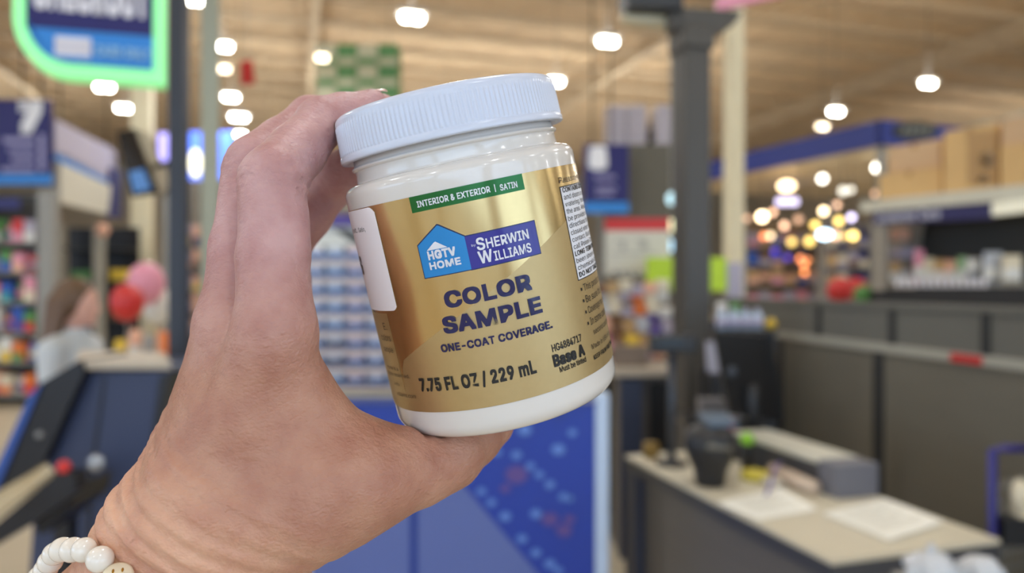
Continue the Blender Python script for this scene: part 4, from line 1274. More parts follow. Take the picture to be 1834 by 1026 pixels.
def lamp_mat(c, e):
    return mat('lamp_glow_%d_%d_%d_%d' % (*c, e * 10), c, .4, emit=e, emit_rgb=c, noise=0)
WARM, PEACH, YEL, WHT, LAV, SKY, ORG, BLU = (255, 226, 180), (250, 200, 165), (250, 215, 120), (255, 250, 235), (225, 215, 255), (200, 232, 255), (255, 150, 90), (80, 60, 200)
lamps = [(1409, 333, WARM, 5, .13, 'oval'), (1365, 388, WARM, 9, .12, 'ball'), (1384, 380, PEACH, 3, .08, 'ball'), (1473, 320, WHT, 6, .09, 'ball'), (1572, 300, WHT, 8, .10, 'ball'),
         (1510, 342, WHT, 1.6, .09, 'ball'), (1524, 340, WHT, 1.6, .07, 'ball'), (1568, 347, PEACH, 1.3, .07, 'ball'), (1475, 378, WARM, 7, .09, 'ball'), (1499, 367, PEACH, 3, .08, 'ball'), (1460, 403, YEL, 3.2, .09, 'ball'),
         (1405, 404, PEACH, 3, .09, 'ball'), (1430, 393, PEACH, 1, .10, 'ball'), (1502, 396, YEL, 3.5, .10, 'ball'), (1525, 389, LAV, 4, .08, 'ball'), (1477, 420, SKY, 6, .12, 'oval'), (1496, 422, PEACH, 3, .09, 'ball'),
         (1512, 422, YEL, 2, .07, 'ball'), (1528, 422, YEL, 5, .10, 'ball'), (1418, 433, YEL, 2.2, .10, 'ball'), (1450, 432, YEL, 2.4, .11, 'ball'), (1368, 423, ORG, 2.6, .08, 'ball'), (1380, 422, WARM, 3, .08, 'ball'),
         (1567, 421, YEL, 2.6, .08, 'ball'), (1433, 463, ORG, 2.6, .07, 'ball'), (1446, 466, ORG, 2.2, .06, 'ball'), (1440, 473, ORG, 3.0, .07, 'ball'), (1441, 488, ORG, 3.0, .07, 'ball'),
         (1388, 451, BLU, 1.2, .09, 'ball'), (1410, 461, BLU, 1.0, .08, 'ball'), (1338, 391, PEACH, 1.2, .07, 'ball')]
cname = {WARM: 'warm white', PEACH: 'peach', YEL: 'yellow', WHT: 'white', LAV: 'lavender', SKY: 'sky blue', ORG: 'orange', BLU: 'deep blue'}
m_cord = mat('lamp_cord', (120, 110, 96), 0.6)
byc = {}
for (px_, py_, c, e, r, kind) in lamps:
    byc.setdefault(c, []).append((py_, px_))
for c in byc: byc[c].sort()
for k, (px_, py_, c, e, r, kind) in enumerate(lamps):
    d = 15.0 + (k * .47 % 1.5) if py_ > 347 or px_ < 1440 else (13.7 + (k * .3 % .7) if py_ > 310 else 13.2)
    p = W(px_, py_, d)
    rk = byc[c].index((py_, px_)); nn = len(byc[c])
    if nn == 1: lb = 'single %s lit pendant lamp in the lighting aisle under the blue canopy' % cname[c]
    else: lb = '%s pendant lamp, %s from top among the %s ones under the canopy' % (cname[c], ORD[rk] if rk < 12 else 'last', cname[c])
    t = empty('pendant_lamp', p, lb, 'pendant lamp', 'lit pendant lamps of the lighting aisle')
    MB().ball(p, (r * 1.3, r, r * .8) if kind == 'oval' else r * .8, lamp_mat(c, e), 16, 10).build('globe', t)
    MB().lathe([(.03, r * .7), (.03, r * .7 + .06), (.01, r * .7 + .08)], m_cord, 10, Matrix.Translation(p)).build('cap', t)
    top = zb + .028 if p.z < zb else HC
    MB().tube([p + Vector((0, 0, r * .7)), Vector((p.x, p.y, top))], .006, m_cord, 5).build('cord', t)
# flat lit lavender panel lamp
p = W(1410, 361, 16.8)
t = empty('panel_lamp', p, 'wide flat lavender lit lamp under the blue canopy', 'pendant lamp')
b = MB(); b.box(p, (.50, .12, .16), lamp_mat(LAV, 2.2)); b.build('diffuser', t, bevel=.05)
MB().tube([p + Vector((0, 0, .08)), Vector((p.x, p.y, zb + .028))], .006, m_cord, 5).build('cord', t)

# shelves of the lighting aisle behind the lamps
def far_shelf(x0_, x1_, ytop, d, label, cset_, rows_, ncol, back='lilac', gname='goods'):
    xa_, xb_ = W(x0_, 0, d).x, W(x1_, 0, d).x
    zt_ = W(0, ytop, d).z
    t = empty('aisle_shelf', ((xa_ + xb_) / 2, d + .3, 0), label, 'store shelf')
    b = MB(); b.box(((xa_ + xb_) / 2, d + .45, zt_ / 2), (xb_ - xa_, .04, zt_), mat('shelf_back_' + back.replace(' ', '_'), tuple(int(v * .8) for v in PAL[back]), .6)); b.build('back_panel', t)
    for xx in (xa_, xb_): MB().box((xx, d + .22, zt_ / 2), (.05, .46, zt_), m_sg).build('upright', t)
    for ri, ry in enumerate(rows_):
        z = W(0, ry, d).z
        MB().box(((xa_ + xb_) / 2, d + .22, z - .02), (xb_ - xa_ - .06, .42, .03), m_sg).build('shelf', t)
        for k in range(ncol):
            w = (xb_ - xa_ - .1) / ncol
            h = random.uniform(.22, .38)
            c1 = cset_[(k * 3 + ri * 5) % len(cset_)]; c2 = cset_[(k + ri * 2 + 3) % len(cset_)]
            o = carton('carton', (xa_ + .05 + (k + .5) * w, d + .18, z + h / 2 - .005), (w * .86, .28, h), pm(c1), pm(c2))
            tag(o, '%s carton, %s along the %s shelf of %s' % (c1, ORD[k], ORD[ri], gname), 'carton', 'goods on ' + gname)
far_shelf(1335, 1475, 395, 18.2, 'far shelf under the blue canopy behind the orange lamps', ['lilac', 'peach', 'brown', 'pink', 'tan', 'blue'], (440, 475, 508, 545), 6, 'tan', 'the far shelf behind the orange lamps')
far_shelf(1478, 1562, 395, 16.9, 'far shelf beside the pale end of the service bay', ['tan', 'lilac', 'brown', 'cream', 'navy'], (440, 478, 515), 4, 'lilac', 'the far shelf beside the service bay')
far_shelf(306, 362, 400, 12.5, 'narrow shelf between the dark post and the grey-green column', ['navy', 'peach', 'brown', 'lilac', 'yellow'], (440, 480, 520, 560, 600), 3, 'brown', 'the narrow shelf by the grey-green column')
# red and green things low in front of the lighting aisle
for px_, py_, d, r, c, nm in ((1505, 520, 9.5, .17, 'red', 'red round bag peeping over the grey partition'), (1532, 516, 10.1, .15, 'red', 'smaller red round bag peeping over the grey partition'), (1548, 528, 8.7, .12, 'green', 'green and blue ball peeping over the grey partition')):
    p = W(px_, py_, d)
    t = empty('soft_ball', p, nm, 'toy ball')
    MB().ball(p, r, pm(c, .4), 18, 12).build('ball', t)
    MB().lathe([(.16, -r * 1.0), (.03, -r - .05), (.03, -p.z + .03), (.18, -p.z)], m_sg, 14, Matrix.Translation(p)).build('stand', t)

# ------------------------------------------------------------------ service bay with boxes on top
BP = Plane((4.94, 7.0), (4.07, 8.42))
t = empty('service_bay', BP.at(1700, 400, .4), 'dark service bay with cream top strip and navy name strip', 'service counter')
m_bay = mat('bay_dark', (48, 46, 42), 0.6); m_strip = mat('bay_top_cream', (208, 204, 186), 0.5)
def bayz(py_, px_): return BP.at(px_, py_).z
b = MB(); BP.slab(b, [(1540, 361), (1900, 323), (1900, 351), (1540, 381)], .9, m_strip); b.build('top_strip', t)
b = MB(); BP.slab(b, [(1563, 379), (1776, 358), (1776, 391), (1563, 402)], .06, mat('bay_sign_navy', (40, 36, 90), 0.5), .03)
stext(b, BP, 'Customer Care', [(1570, 399), (1684, 391), (1570, 381)], mat('bay_letters', (196, 196, 214), .5), .02, .025)
b.build('name_strip', t)
b = MB(); BP.slab(b, [(1776, 364), (1900, 348), (1900, 372), (1776, 386)], .10, mat('tube_light_cream', (226, 222, 200), .4, emit=.25, emit_rgb=(230, 226, 205)), -.03); b.build('light_cover', t)
b = MB(); BP.slab(b, [(1640, 390), (1900, 372), (1900, 548), (1640, 530)], .05, m_bay, .75); b.build('back_panel', t)
b = MB(); BP.slab(b, [(1560, 395), (1585, 393), (1585, 520), (1560, 520)], .10, mat('bay_post', (150, 142, 130), .5), .05); b.build('post', t)
b = MB(); BP.slab(b, [(1625, 400), (1650, 398), (1632, 500), (1614, 500)], .08, mat('bay_post', (150, 142, 130), .5), .64); b.build('brace', t)
b = MB(); v = [BP.at(1590, 508, .05), BP.at(1900, 508, .05), BP.at(1900, 508, .70), BP.at(1590, 508, .70)]
b.prism(v, (0, 0, -.03), m_sg); bay_shelf = b.build('shelf', t)
b = MB(); BP.slab(b, [(1560, 516), (1900, 516), (1900, 900), (1560, 760)], .66, mat('bay_base_black', (30, 28, 28), .5), .06); b.build('base', t)
for k in range(13):
    b = MB(); xx = 1603 + k * 13.0
    BP.slab(b, [(xx, 498), (xx + 8, 498), (xx + 9, 514), (xx + 1, 514)], .01, m_swhite, .02); sub(b, 'price_tag', bay_shelf)
zsh = BP.at(1700, 508, .3).z
gd = [(1602, 'tan', .16, .24), (1622, 'grey', .14, .16), (1646, 'pink', .11, .38), (1664, 'cream', .12, .28), (1684, 'tan', .13, .26), (1703, 'peach', .11, .25), (1723, 'pale green', .11, .28), (1744, 'white', .16, .26), (1778, 'silver', .20, .32), (1812, 'cream', .20, .28)]
for k, (px_, c, w, h) in enumerate(gd):
    p = BP.at(px_, 508, .25); p.z = zsh + .0
    o = pouch('goods_bag', p, w, h, .1, pm(c), pm('white') if c != 'white' else pm('grey'))
    o.rotation_euler.z = 0
    tag(o, '%s goods bag standing on the service bay shelf, %s from the cream post' % (c, ORD[k]), 'bag', 'goods on the service bay shelf')
for px_, py_, c, nm in ((1605, 418, 'peach', 'peach parcel under the navy name strip near the cream post'), (1612, 452, 'lilac', 'lilac parcel below the peach one in the service bay')):
    p = BP.at(px_, py_ + 14, .45)
    o = carton('parcel', (p.x, p.y, p.z + .07), (.22, .2, .14), pm(c), None, rot=.4); tag(o, nm, 'parcel')
    sh = MB(); sh.box((p.x, p.y, p.z - .01), (.3, .3, .02), m_sg, .4); sh.build('parcel_shelf', t)
# cardboard boxes on the bay
m_cb = mat('cardboard', (214, 176, 120), 0.75, noise=0.07, nscale=5); m_cb2 = mat('cardboard_pinkish', (206, 172, 134), 0.75, noise=0.06, nscale=4); m_tape = mat('cardboard_tape', (168, 128, 76), 0.45)
ztop = BP.at(1700, 344).z
def cbox(x0_, x1_, ytop, yb, off, depth, m_, label, patches=()):
    """box standing on the bay's top; x range by pixel on its front face, heights by pixel"""
    p0 = BP.at(x0_, 300, off); p1 = BP.at(x1_, 300, off); xm = (x0_ + x1_) / 2
    z1 = BP.at(xm, ytop, off).z; z0 = BP.at(xm, yb, off).z if yb else max(BP.at(1540, 361).z, BP.at(1900, 323).z) + .002
    p0.z = p1.z = z0
    b = MB(); b.prism([p0, p1, p1 + BP.n * depth, p0 + BP.n * depth], (0, 0, z1 - z0), m_)
    mid = (p0 + p1) / 2
    for (q, mm) in patches: BP.slab(b, q, .004, mm, off - .003)
    # a tape seam over the top
    e = (p1 - p0).normalized()
    b.prism([mid - e * .03 + Vector((0, 0, z1 - z0)), mid + e * .03 + Vector((0, 0, z1 - z0)), mid + e * .03 + BP.n * depth + Vector((0, 0, z1 - z0)), mid - e * .03 + BP.n * depth + Vector((0, 0, z1 - z0))], (0, 0, .002), m_tape)
    b.prism([mid - e * .03 + Vector((0, 0, (z1 - z0) * .8)) - BP.n * .002, mid + e * .03 + Vector((0, 0, (z1 - z0) * .8)) - BP.n * .002, mid + e * .03 + Vector((0, 0, z1 - z0)) - BP.n * .002, mid - e * .03 + Vector((0, 0, z1 - z0)) - BP.n * .002], BP.n * .003, m_tape)
    o = b.build('cardboard_box', loc=(mid.x, mid.y, z0), bevel=.008)
    return tag(o, label, 'box', 'cardboard boxes on the service bay')
cbox(1575, 1686, 306, None, .25, .5, m_cb, 'lower wide cardboard box at the lamp end of the service bay top')
cbox(1592, 1684, 256, 304, .30, .45, m_cb2, 'pinkish cardboard box lying on the lower wide one')
cbox(1690, 1786, 228, None, .12, .55, m_cb, 'tall cardboard box with two white stickers on the service bay',
     [([(1732, 236), (1784, 232), (1784, 330), (1732, 333)], mat('cardboard_side_shade', (180, 144, 98), .75)), ([(1753, 275), (1779, 273), (1779, 299), (1753, 300)], pm('white')), ([(1749, 314), (1770, 312), (1770, 328), (1749, 329)], pm('lilac'))])  # darker patch paints the box's shaded side onto its flat front
cbox(1792, 1905, 254, None, .05, .6, m_cb, 'wide cardboard box below the top one, by the picture edge')
cbox(1794, 1910, 204, 253, .08, .5, m_cb2, 'flat cardboard box stacked on the wide one by the picture edge')

# ------------------------------------------------------------------ grey partition behind the counter
m_part = mat('partition_wood_grey', (114, 108, 95), 0.55, noise=0.10, nscale=3, stretch=(1.2, 1.2, 26))
m_pan = mat('partition_panel_grey', (108, 106, 98), 0.5, noise=0.04)
m_seam = mat('partition_seam', (50, 50, 50), 0.5)
m_rl = mat('partition_rail_silver', (176, 172, 158), 0.4)
pa, pb = Vector((2.09, 1.0, 0)), Vector((1.435, 5.15, 0))
PP = Plane(pa[:2], pb[:2])
t = empty('partition', (pa + pb) / 2, 'long dark grey partition with framed top panels and pale rail, behind the counter', 'partition')
def pbox(s0, s1, z0, z1, th, m_, name, off=0.0, part=None):
    d_ = (pb - pa).normalized(); n_ = PP.n
    if n_.x > 0: n_ = n_
    a_ = pa + d_ * s0 - n_ * off; b_ = pa + d_ * s1 - n_ * off
    q = [a_, b_, b_ + n_ * th, a_ + n_ * th]
    bb = MB(); bb.prism([Vector((v.x, v.y, z0)) for v in q], (0, 0, z1 - z0), m_)
    return sub(bb, name, part) if part else bb.build(name, t)
Lp = (pb - pa).length
low_p = pbox(0, Lp, 0, 1.30, .06, m_part, 'lower_panel')
up_p = pbox(0, Lp, 1.335, 1.50, .05, m_pan, 'upper_panel', -.005)
rail_p = pbox(0, Lp, 1.298, 1.336, .08, m_rl, 'rail', .012)
pbox(0, Lp, 1.50, 1.525, .07, m_pan, 'top_cap', .006)
def s_of(px_):
    d_ = (pb - pa).normalized(); k_ = (px_ - CX) / F
    return (k_ * pa.y - pa.x) / (d_.x - k_ * d_.y)
for px_ in (1465, 1597, 1765):
    s_ = s_of(px_); pbox(s_ - .02, s_ + .02, 1.336, 1.50, .02, m_seam, 'mullion', .004, up_p)
for px_ in (1398, 1574):
    s_ = s_of(px_); pbox(s_ - .035, s_ + .035, 0, 1.298, .02, m_seam, 'seam_post', .006, low_p)
s_ = s_of(1764); s2 = s_of(1708)
pbox(s_, s2, 1.300, 1.332, .004, pm('red'), 'red_label', .016, rail_p)['label'] = 'red label on the pale rail'

# ------------------------------------------------------------------ the counter
ZC = 0.92
A, B, Cc = on_z(1120, 815, ZC), on_z(1490, 1004, ZC), on_z(1792, 966, ZC)
Dd = A + (Cc - B)
t = empty('service_counter', Vector(((A.x + Cc.x) / 2, (A.y + Cc.y) / 2, 0)), 'checkout counter with beige laminate top and dark wood-grain front', 'counter')
m_lam = mat('counter_laminate', (208, 200, 178), 0.42, noise=0.05, nscale=14)
m_edge = mat('counter_edge', (66, 66, 70), 0.4)
m_cfr = mat('counter_front_grey', (100, 95, 90), 0.5, noise=0.12, nscale=3, stretch=(1.2, 1.2, 24))
b = MB(); b.prism([v - Vector((0, 0, .012)) for v in (A, B, Cc, Dd)], (0, 0, .012), m_lam); b.build('worktop', t)
b = MB(); b.prism([v - Vector((0, 0, .055)) for v in (A, B, Cc, Dd)], (0, 0, .043), m_edge); b.build('edge_band', t)
l_ = (B - A).normalized(); w_ = (Cc - B).normalized()
i_ = [A + l_ * .03 + w_ * .03, B - l_ * .04 + w_ * .03, Cc - l_ * .04 - w_ * .03, Dd + l_ * .03 - w_ * .03]
b = MB(); b.prism([Vector((v.x, v.y, .05)) for v in i_], (0, 0, ZC - .105), m_cfr); b.build('body', t)
b = MB(); b.prism([Vector((v.x, v.y, 0)) for v in (A, A + l_ * .10, A + l_ * .10 + w_ * .08, A + w_ * .08)], (0, 0, ZC - .055), mat('counter_post_navy', (50, 56, 74), 0.45)); b.build('corner_post', t)
b = MB(); b.prism([Vector((v.x, v.y, 0)) for v in (i_[0] + l_ * .03 + w_ * .03, i_[1] - l_ * .03 + w_ * .03, i_[2] - l_ * .03 - w_ * .03, i_[3] + l_ * .03 - w_ * .03)], (0, 0, .05), m_edge); b.build('plinth', t)
# raised back shelf: pale top, grey end
p0 = on_z(1500, 895, ZC); p1 = on_z(1574, 889, ZC); e_ = (p1 - p0); e_.z = 0
bk = (A - B).normalized()
t = empty('raised_shelf', p0, 'long raised shelf unit with pale top and grey end box on the counter', 'counter shelf')
hh = .108
b = MB(); b.prism([p0, p1, p1 + bk * .09, p0 + bk * .09], (0, 0, hh), mat('shelf_end_grey', (112, 112, 120), 0.5)); b.build('end_box', t, bevel=.004)
b = MB(); b.prism([p0 + bk * .091, p1 + bk * .091, p1 + bk * .58, p0 + bk * .58], (0, 0, hh - .015), m_edge); b.build('body', t)
b = MB(); b.prism([v + Vector((0, 0, hh - .014)) for v in (p0 + bk * .091, p1 + bk * .091, p1 + bk * .58, p0 + bk * .58)], (0, 0, .016), mat('shelf_top_pale', (206, 204, 190), 0.45)); b.build('top', t)
# papers
m_pap = mat('paper_white', (248, 247, 238), 0.7, noise=0.02)
m_ink = mat('paper_print', (196, 196, 186), 0.7, noise=0)
def sheets(pts, n, label):
    q = [on_z(x, y, ZC) for x, y in pts]
    b = MB()
    for k in range(n):
        o_ = Vector((.004 * math.sin(k * 3), .004 * math.cos(k * 2), .0012 * k + .0006))
        b.prism([v + o_ for v in q], (0, 0, .001), m_pap)
    top = .0012 * n + .0012
    for k in range(9):
        f0 = .12 + k * .085
        l0 = q[0].lerp(q[3], f0).lerp(q[1].lerp(q[2], f0), .1); l1 = q[0].lerp(q[3], f0).lerp(q[1].lerp(q[2], f0), .86 if k % 3 else .6)
        d_ = (q[3] - q[0]) * .02
        b.prism([v + Vector((0, 0, top)) for v in (l0, l1, l1 + d_, l0 + d_)], (0, 0, .0003), m_ink)
    return tag(b.build('paper_sheets', loc=tuple(q[0])), label, 'paper', 'papers on the counter')
sheets([(1474, 922), (1585, 896), (1688, 938), (1590, 970)], 6, 'stack of printed white paper near the front edge of the counter')
sheets([(1288, 902), (1398, 876), (1462, 914), (1356, 932)], 4, 'white paper sheets behind the front stack, by the yellow tape')

# customer display on a pole
p = on_z(1203, 832, ZC)
t = empty('pole_display', p, 'black customer display on a slim dark pole at the counter corner', 'display')
m_blk = mat('device_black', (30, 31, 34), 0.4); m_dk = mat('device_slate', (54, 60, 70), 0.35)
b = MB(); b.lathe([(.06, 0), (.06, .008), (.03, .014), (.018, .03)], m_blk, 20, Matrix.Translation(p)); b.build('base', t)
zh = W(0, 632, p.y).z
b = MB(); b.tube([p + Vector((0, 0, .012)), Vector((p.x, p.y, zh))], .016, m_dk, 12); b.build('pole', t)
b = MB(); slab(b, rect(1165, 600, 1251, 634), p.y - .04, .07, m_blk); hous = b.build('housing', t, bevel=.012)
b = MB(); slab(b, rect(1180, 607, 1226, 619), p.y - .043, .004, mat('display_teal_glass', (30, 40, 46), 0.15)); sub(b, 'screen', hous)

# monitor seen from behind
p = on_z(1345, 808, ZC)
MD = p.y - .08
t = empty('pos_monitor', p, 'large black monitor seen from behind on the counter, slightly tilted', 'monitor')
b = MB(); slab(b, [(1278, 592), (1382, 600), (1404, 757), (1306, 742)], [MD - .05, MD + .05, MD + .10, MD + .0], .03, mat('monitor_back', (25, 24, 25), 0.45)); shell = b.build('back_shell', t, bevel=.004)
b = MB(); slab(b, [(1368, 598), (1383, 600), (1405, 757), (1392, 755)], [MD + .03, MD + .048, MD + .098, MD + .085], .045, m_blk); b.build('bezel', t)
b = MB(); b.tube([W(1345, 690, MD + .0), W(1350, 770, MD + .08), p + Vector((0, .02, .012))], .026, m_blk, 12); b.build('neck', t)
b = MB(); b.box(p + Vector((0, .03, .009)), (.15, .09, .016), m_blk, .3); b.build('base', t, bevel=.005)
b = MB(); b.lathe([(.022, 0), (.02, .012), (.008, .014)], m_dk, 18, Matrix.Translation(W(1310, 666, MD - .05)) @ Matrix.Rotation(math.pi / 2, 4, 'X')); sub(b, 'hinge_cap', shell)

# rounded black card reader / scanner
p = on_z(1272, 868, ZC)
t = empty('scanner', p, 'rounded black scanner with slate top on the counter', 'scanner')
b = MB(); b.lathe([(.048, 0), (.050, .01), (.056, .05), (.075, .09), (.090, .13), (.088, .165), (.074, .19), (.045, .207), (.01, .214)], m_blk, 28, Matrix.Translation(p)); scan = b.build('body', t)
b = MB(); b.prism([p + Vector(v) for v in ((-.02, -.06, .206), (.09, -.02, .200), (.08, .08, .216), (-.03, .05, .222))], (0, 0, .018), mat('scanner_slate', (86, 104, 124), 0.35)); b.build('top_plate', t, bevel=.004)
b = MB(); b.tube([p + Vector((-.075, -.03, .135)), p + Vector((-.02, -.085, .15)), p + Vector((.05, -.075, .14))], .010, mat('scanner_rim', (110, 106, 94), .35), 8); sub(b, 'rim', scan)
# small things round it
def put(name, mb, loc, label, cat): return tag(mb.build(name, loc=loc), label, cat)
q = on_z(1293, 815, ZC)
b = MB(); b.box(q + Vector((0, 0, .055)), (.10, .09, .11), m_dk, .3); put('receipt_printer', b, q, 'small slate receipt printer behind the rounded scanner', 'printer')
r_ = Vector((q.x + .01, q.y - .01, ZC + .111))
b = MB(); b.box(r_ + Vector((0, 0, .022)), (.055, .05, .044), pm('red', .4), .2); put('stapler_cap', b, r_, 'small red block on the receipt printer', 'block')
q2 = on_z(1338, 838, ZC)
b = MB(); b.ball(q2 + Vector((0, 0, .107)), .026, mat('ball_lime', (140, 200, 50), .4), 18, 12); b.lathe([(.022, 0), (.016, .06), (.020, .088)], m_blk, 14, Matrix.Translation(q2)); put('lime_ball', b, q2, 'lime green ball on a small black cup beside the red block', 'ball')
q3 = on_z(1300, 846, ZC)
b = MB(); b.tube([q3 + Vector((-.02, -.02, .021)), q3 + Vector((-.02, -.04, .06)), q3 + Vector((.03, -.02, .13))], [.02, .022, .014], mat('handset_grey', (128, 130, 120), .4), 12); put('handset', b, q3, 'grey handset leaning behind the scanner', 'handset')
q4 = on_z(1352, 858, ZC)
b = MB(); b.lathe([(.020, 0), (.048, .002), (.050, .022), (.046, .028), (.020, .026)], mat('tape_yellow', (214, 196, 72), .4), 26, Matrix.Translation(q4)); put('tape_roll', b, q4, 'yellow tape roll lying on the counter', 'tape')
q5 = on_z(1384, 868, ZC)
b = MB(); b.lathe([(.02, 0), (.036, .002), (.036, .02), (.02, .022)], mat('tape_clear', (214, 206, 190), .2), 24, Matrix.Translation(q5)); put('clear_tape_roll', b, q5, 'pale clear tape roll beside the yellow one', 'tape')
q6 = on_z(1384, 855, ZC); q7 = on_z(1458, 889, ZC)
b = MB(); b.tube([q6 + Vector((0, 0, .027)), q7 + Vector((0, 0, .027))], .025, mat('cardboard_roll', (204, 182, 160), .6), 16); put('paper_roll', b, q6.lerp(q7, .5), 'tan paper roll lying against the raised shelf end', 'roll')
b = MB(); b.tube([on_z(1372, 890, ZC) + Vector((0, 0, .006)), on_z(1380, 884, ZC) + Vector((0, 0, .030)), on_z(1386, 876, ZC) + Vector((0, 0, .066)), on_z(1394, 868, ZC) + Vector((0, 0, .072)), on_z(1400, 860, ZC) + Vector((0, 0, .062))], .004, mat('cable_purple', (92, 76, 160), .4), 8)
put('cable', b, on_z(1420, 870, ZC), 'purple cable looping over the tan paper roll', 'cable')
q8 = on_z(1166, 818, ZC)
b = MB(); b.lathe([(.03, 0), (.034, .03), (.03, .055), (.01, .06)], mat('pot_mustard', (140, 112, 52), .5), 16, Matrix.Translation(q8)); put('small_pot', b, q8, 'small mustard pot at the far corner of the counter', 'pot')
# white mouse and grey box on the far ledge
RC = 4.3
t = empty('rear_counter', (W(1180, 0, RC).x, RC + .3, 0), 'rear checkout counter with beige top and navy side, behind the pole display', 'counter')
zr = W(0, 660, RC).z
xa, xb = W(1094, 0, RC).x, W(1290, 0, RC).x
b = MB(); b.box(((xa + xb) / 2, RC + .15, zr - .02), (xb - xa, .42, .04), m_top); b.build('worktop', t)
b = MB(); b.box(((xa + xb) / 2 + .02, RC + .17, (zr - .04) / 2), (xb - xa - .06, .34, zr - .04), m_cfr); b.build('body', t)
b = MB(); b.box((W(1128, 0, RC).x, RC - .02, (zr - .06) / 2), (.13, .05, zr - .06), mat('rear_post_navy', (56, 64, 86), .45)); b.build('corner_post', t)
b = MB(); b.box((W(1185, 0, RC).x, RC - .02, zr - .34), (.15, .03, .52), m_blk); b.build('black_slab', t)  # black slab standing proud of the counter front
b = MB(); slab(b, rect(1100, 620, 1160, 656), RC + .1, .12, m_kr); put('taupe_tray', b, (W(1130, 0, RC).x, RC + .1, zr), 'taupe tray on the rear counter beside the jar', 'tray')
ML = 3.25
t = empty('equipment_stand', (W(1310, 0, ML).x, ML + .1, 0), 'dark equipment stand behind the black monitor', 'stand')
zs = W(0, 752, ML).z
b = MB(); b.box((W(1300, 0, ML).x, ML + .1, zs - .02), (.36, .24, .04), m_blk); b.build('top', t)
b = MB(); b.box((W(1300, 0, ML).x, ML + .1, zs / 2 - .02), (.30, .20, zs - .04), m_dk); b.build('body', t)
b = MB(); b.ball(W(1326, 742, ML) + Vector((0, .03, 0)), (.055, .05, .030), mat('mouse_white', (216, 216, 214), .35), 18, 12); put('mouse', b, W(1326, 742, ML), 'white rounded mouse on the dark equipment stand', 'mouse')
b = MB(); slab(b, rect(1256, 716, 1300, 751), ML + .02, .08, mat('box_grey_mid', (124, 122, 124), .45)); o = put('grey_device', b, W(1278, 751, ML), 'grey boxy device beside the white mouse', 'device')
b = MB(); slab(b, [(1268, 612), (1286, 614), (1294, 668), (1270, 668)], ML + .18, .04, mat('bottle_lilac_white', (180, 180, 196), .4)); b.box((W(1280, 0, ML).x, ML + .2, (zs + W(0, 668, ML).z) / 2), (.03, .03, W(0, 668, ML).z - zs), m_blk); put('spray_bottle', b, W(1280, 668, ML), 'pale lilac bottle beside the black monitor', 'bottle')
# clear pack of water bottles on a ledge behind the monitor
WD = 3.9
t = empty('ledge_cabinet', (W(1335, 0, WD).x, WD + .15, 0), 'dark ledge cabinet behind the monitor carrying clear pack', 'cabinet')
zl = W(0, 598, WD).z
b = MB(); b.box((W(1345, 0, WD).x, WD + .17, zl / 2), (.30, .24, zl), m_dk); b.build('body', t)
b = MB(); b.box((W(1345, 0, WD).x, WD + .17, zl + .006), (.32, .26, .012), m_blk); b.build('top', t)
for k in range(4):
    o = bottle('water_bottle', (W(1305 + k * 22, 0, WD).x, WD + .13, zl + .012), .032, .115, mat('bottle_pale_blue', (188, 206, 226), .2), mat('bottle_lilac', (200, 190, 214), .3))
    tag(o, 'pale blue clear bottle, %s from the dark column, behind the monitor' % ORD[k], 'bottle', 'pale blue bottles behind the monitor')
b = MB(); b.ball(W(1390, 597, WD) + Vector((0, .08, .046)), (.03, .03, .03), pm('yellow', .4), 14, 10); put('yellow_ball', b, W(1390, 600, WD), 'small yellow ball at the end of the bottle row', 'ball')
for px_, py_, c, nm in ((1292, 556, 'white', 'white bag under the lime green header'), (1316, 552, 'green', 'green bag beside the white one under the lime green header')):
    o = pouch('goods_bag', W(px_, 575, WD + .25), .06, .10, .06, pm(c)); 
    s2_ = MB(); s2_.box((W(px_, 0, WD + .25).x, WD + .29, W(0, 575, WD + .25).z / 2), (.09, .08, W(0, 575, WD + .25).z), m_dk); s2_.build('bag_shelf', t)
    tag(o, nm, 'bag')

# ------------------------------------------------------------------ shopping cart between counter and partition
GDp = 2.15
t = empty('shopping_cart', (W(1800, 0, GDp).x, GDp + .2, 0), 'wire shopping cart with navy frame behind the counter end', 'shopping cart')
m_cn = mat('cart_navy', (48, 44, 120), 0.35); m_wire = mat('cart_wire', (150, 152, 150), 0.3, metal=0.6)
b = MB(); f = [Vector((W(1778, 0, GDp).x, GDp, .12)), W(1778, 806, GDp), W(1800, 803, GDp + .02), W(1860, 803, GDp + .08)]
b.tube(f, .013, m_cn, 10); b.build('frame', t)
b = MB(); b.tube([Vector((W(1900, 0, GDp).x, GDp + .1, .12)), W(1900, 803, GDp + .1), W(1860, 803, GDp + .08)], .013, m_cn, 10); b.build('frame', t)
b = MB()
for k in range(9):
    z = .60 + k * .05
    b.tube([(W(1782, 0, GDp).x, GDp + .01, z), (W(1900, 0, GDp).x, GDp + .1, z)], .0025, m_wire, 5)
for k in range(10):
    u = k / 9; x_ = W(1782, 0, GDp).x * (1 - u) + W(1900, 0, GDp).x * u; y_ = GDp + .01 + .09 * u
    b.tube([(x_, y_, .58), (x_, y_, 1.02)], .0025, m_wire, 5)
b.build('basket', t)
b = MB(); b.box((W(1840, 0, GDp).x, GDp + .0, .88), (.17, .05, .08), m_blk); b.build('child_seat_flap', t)
for px_ in (1782, 1895):
    b = MB(); b.lathe([(.045, -.012), (.05, 0), (.045, .012)], m_blk, 18, Matrix.Translation((W(px_, 0, GDp).x, GDp + .05, .05)) @ Matrix.Rotation(math.pi / 2, 4, 'Y')); b.build('wheel', t)
b = MB(); b.box((W(1838, 0, GDp).x, GDp + .06, .14), (.24, .04, .04), m_cn, .35); b.build('lower_frame', t)
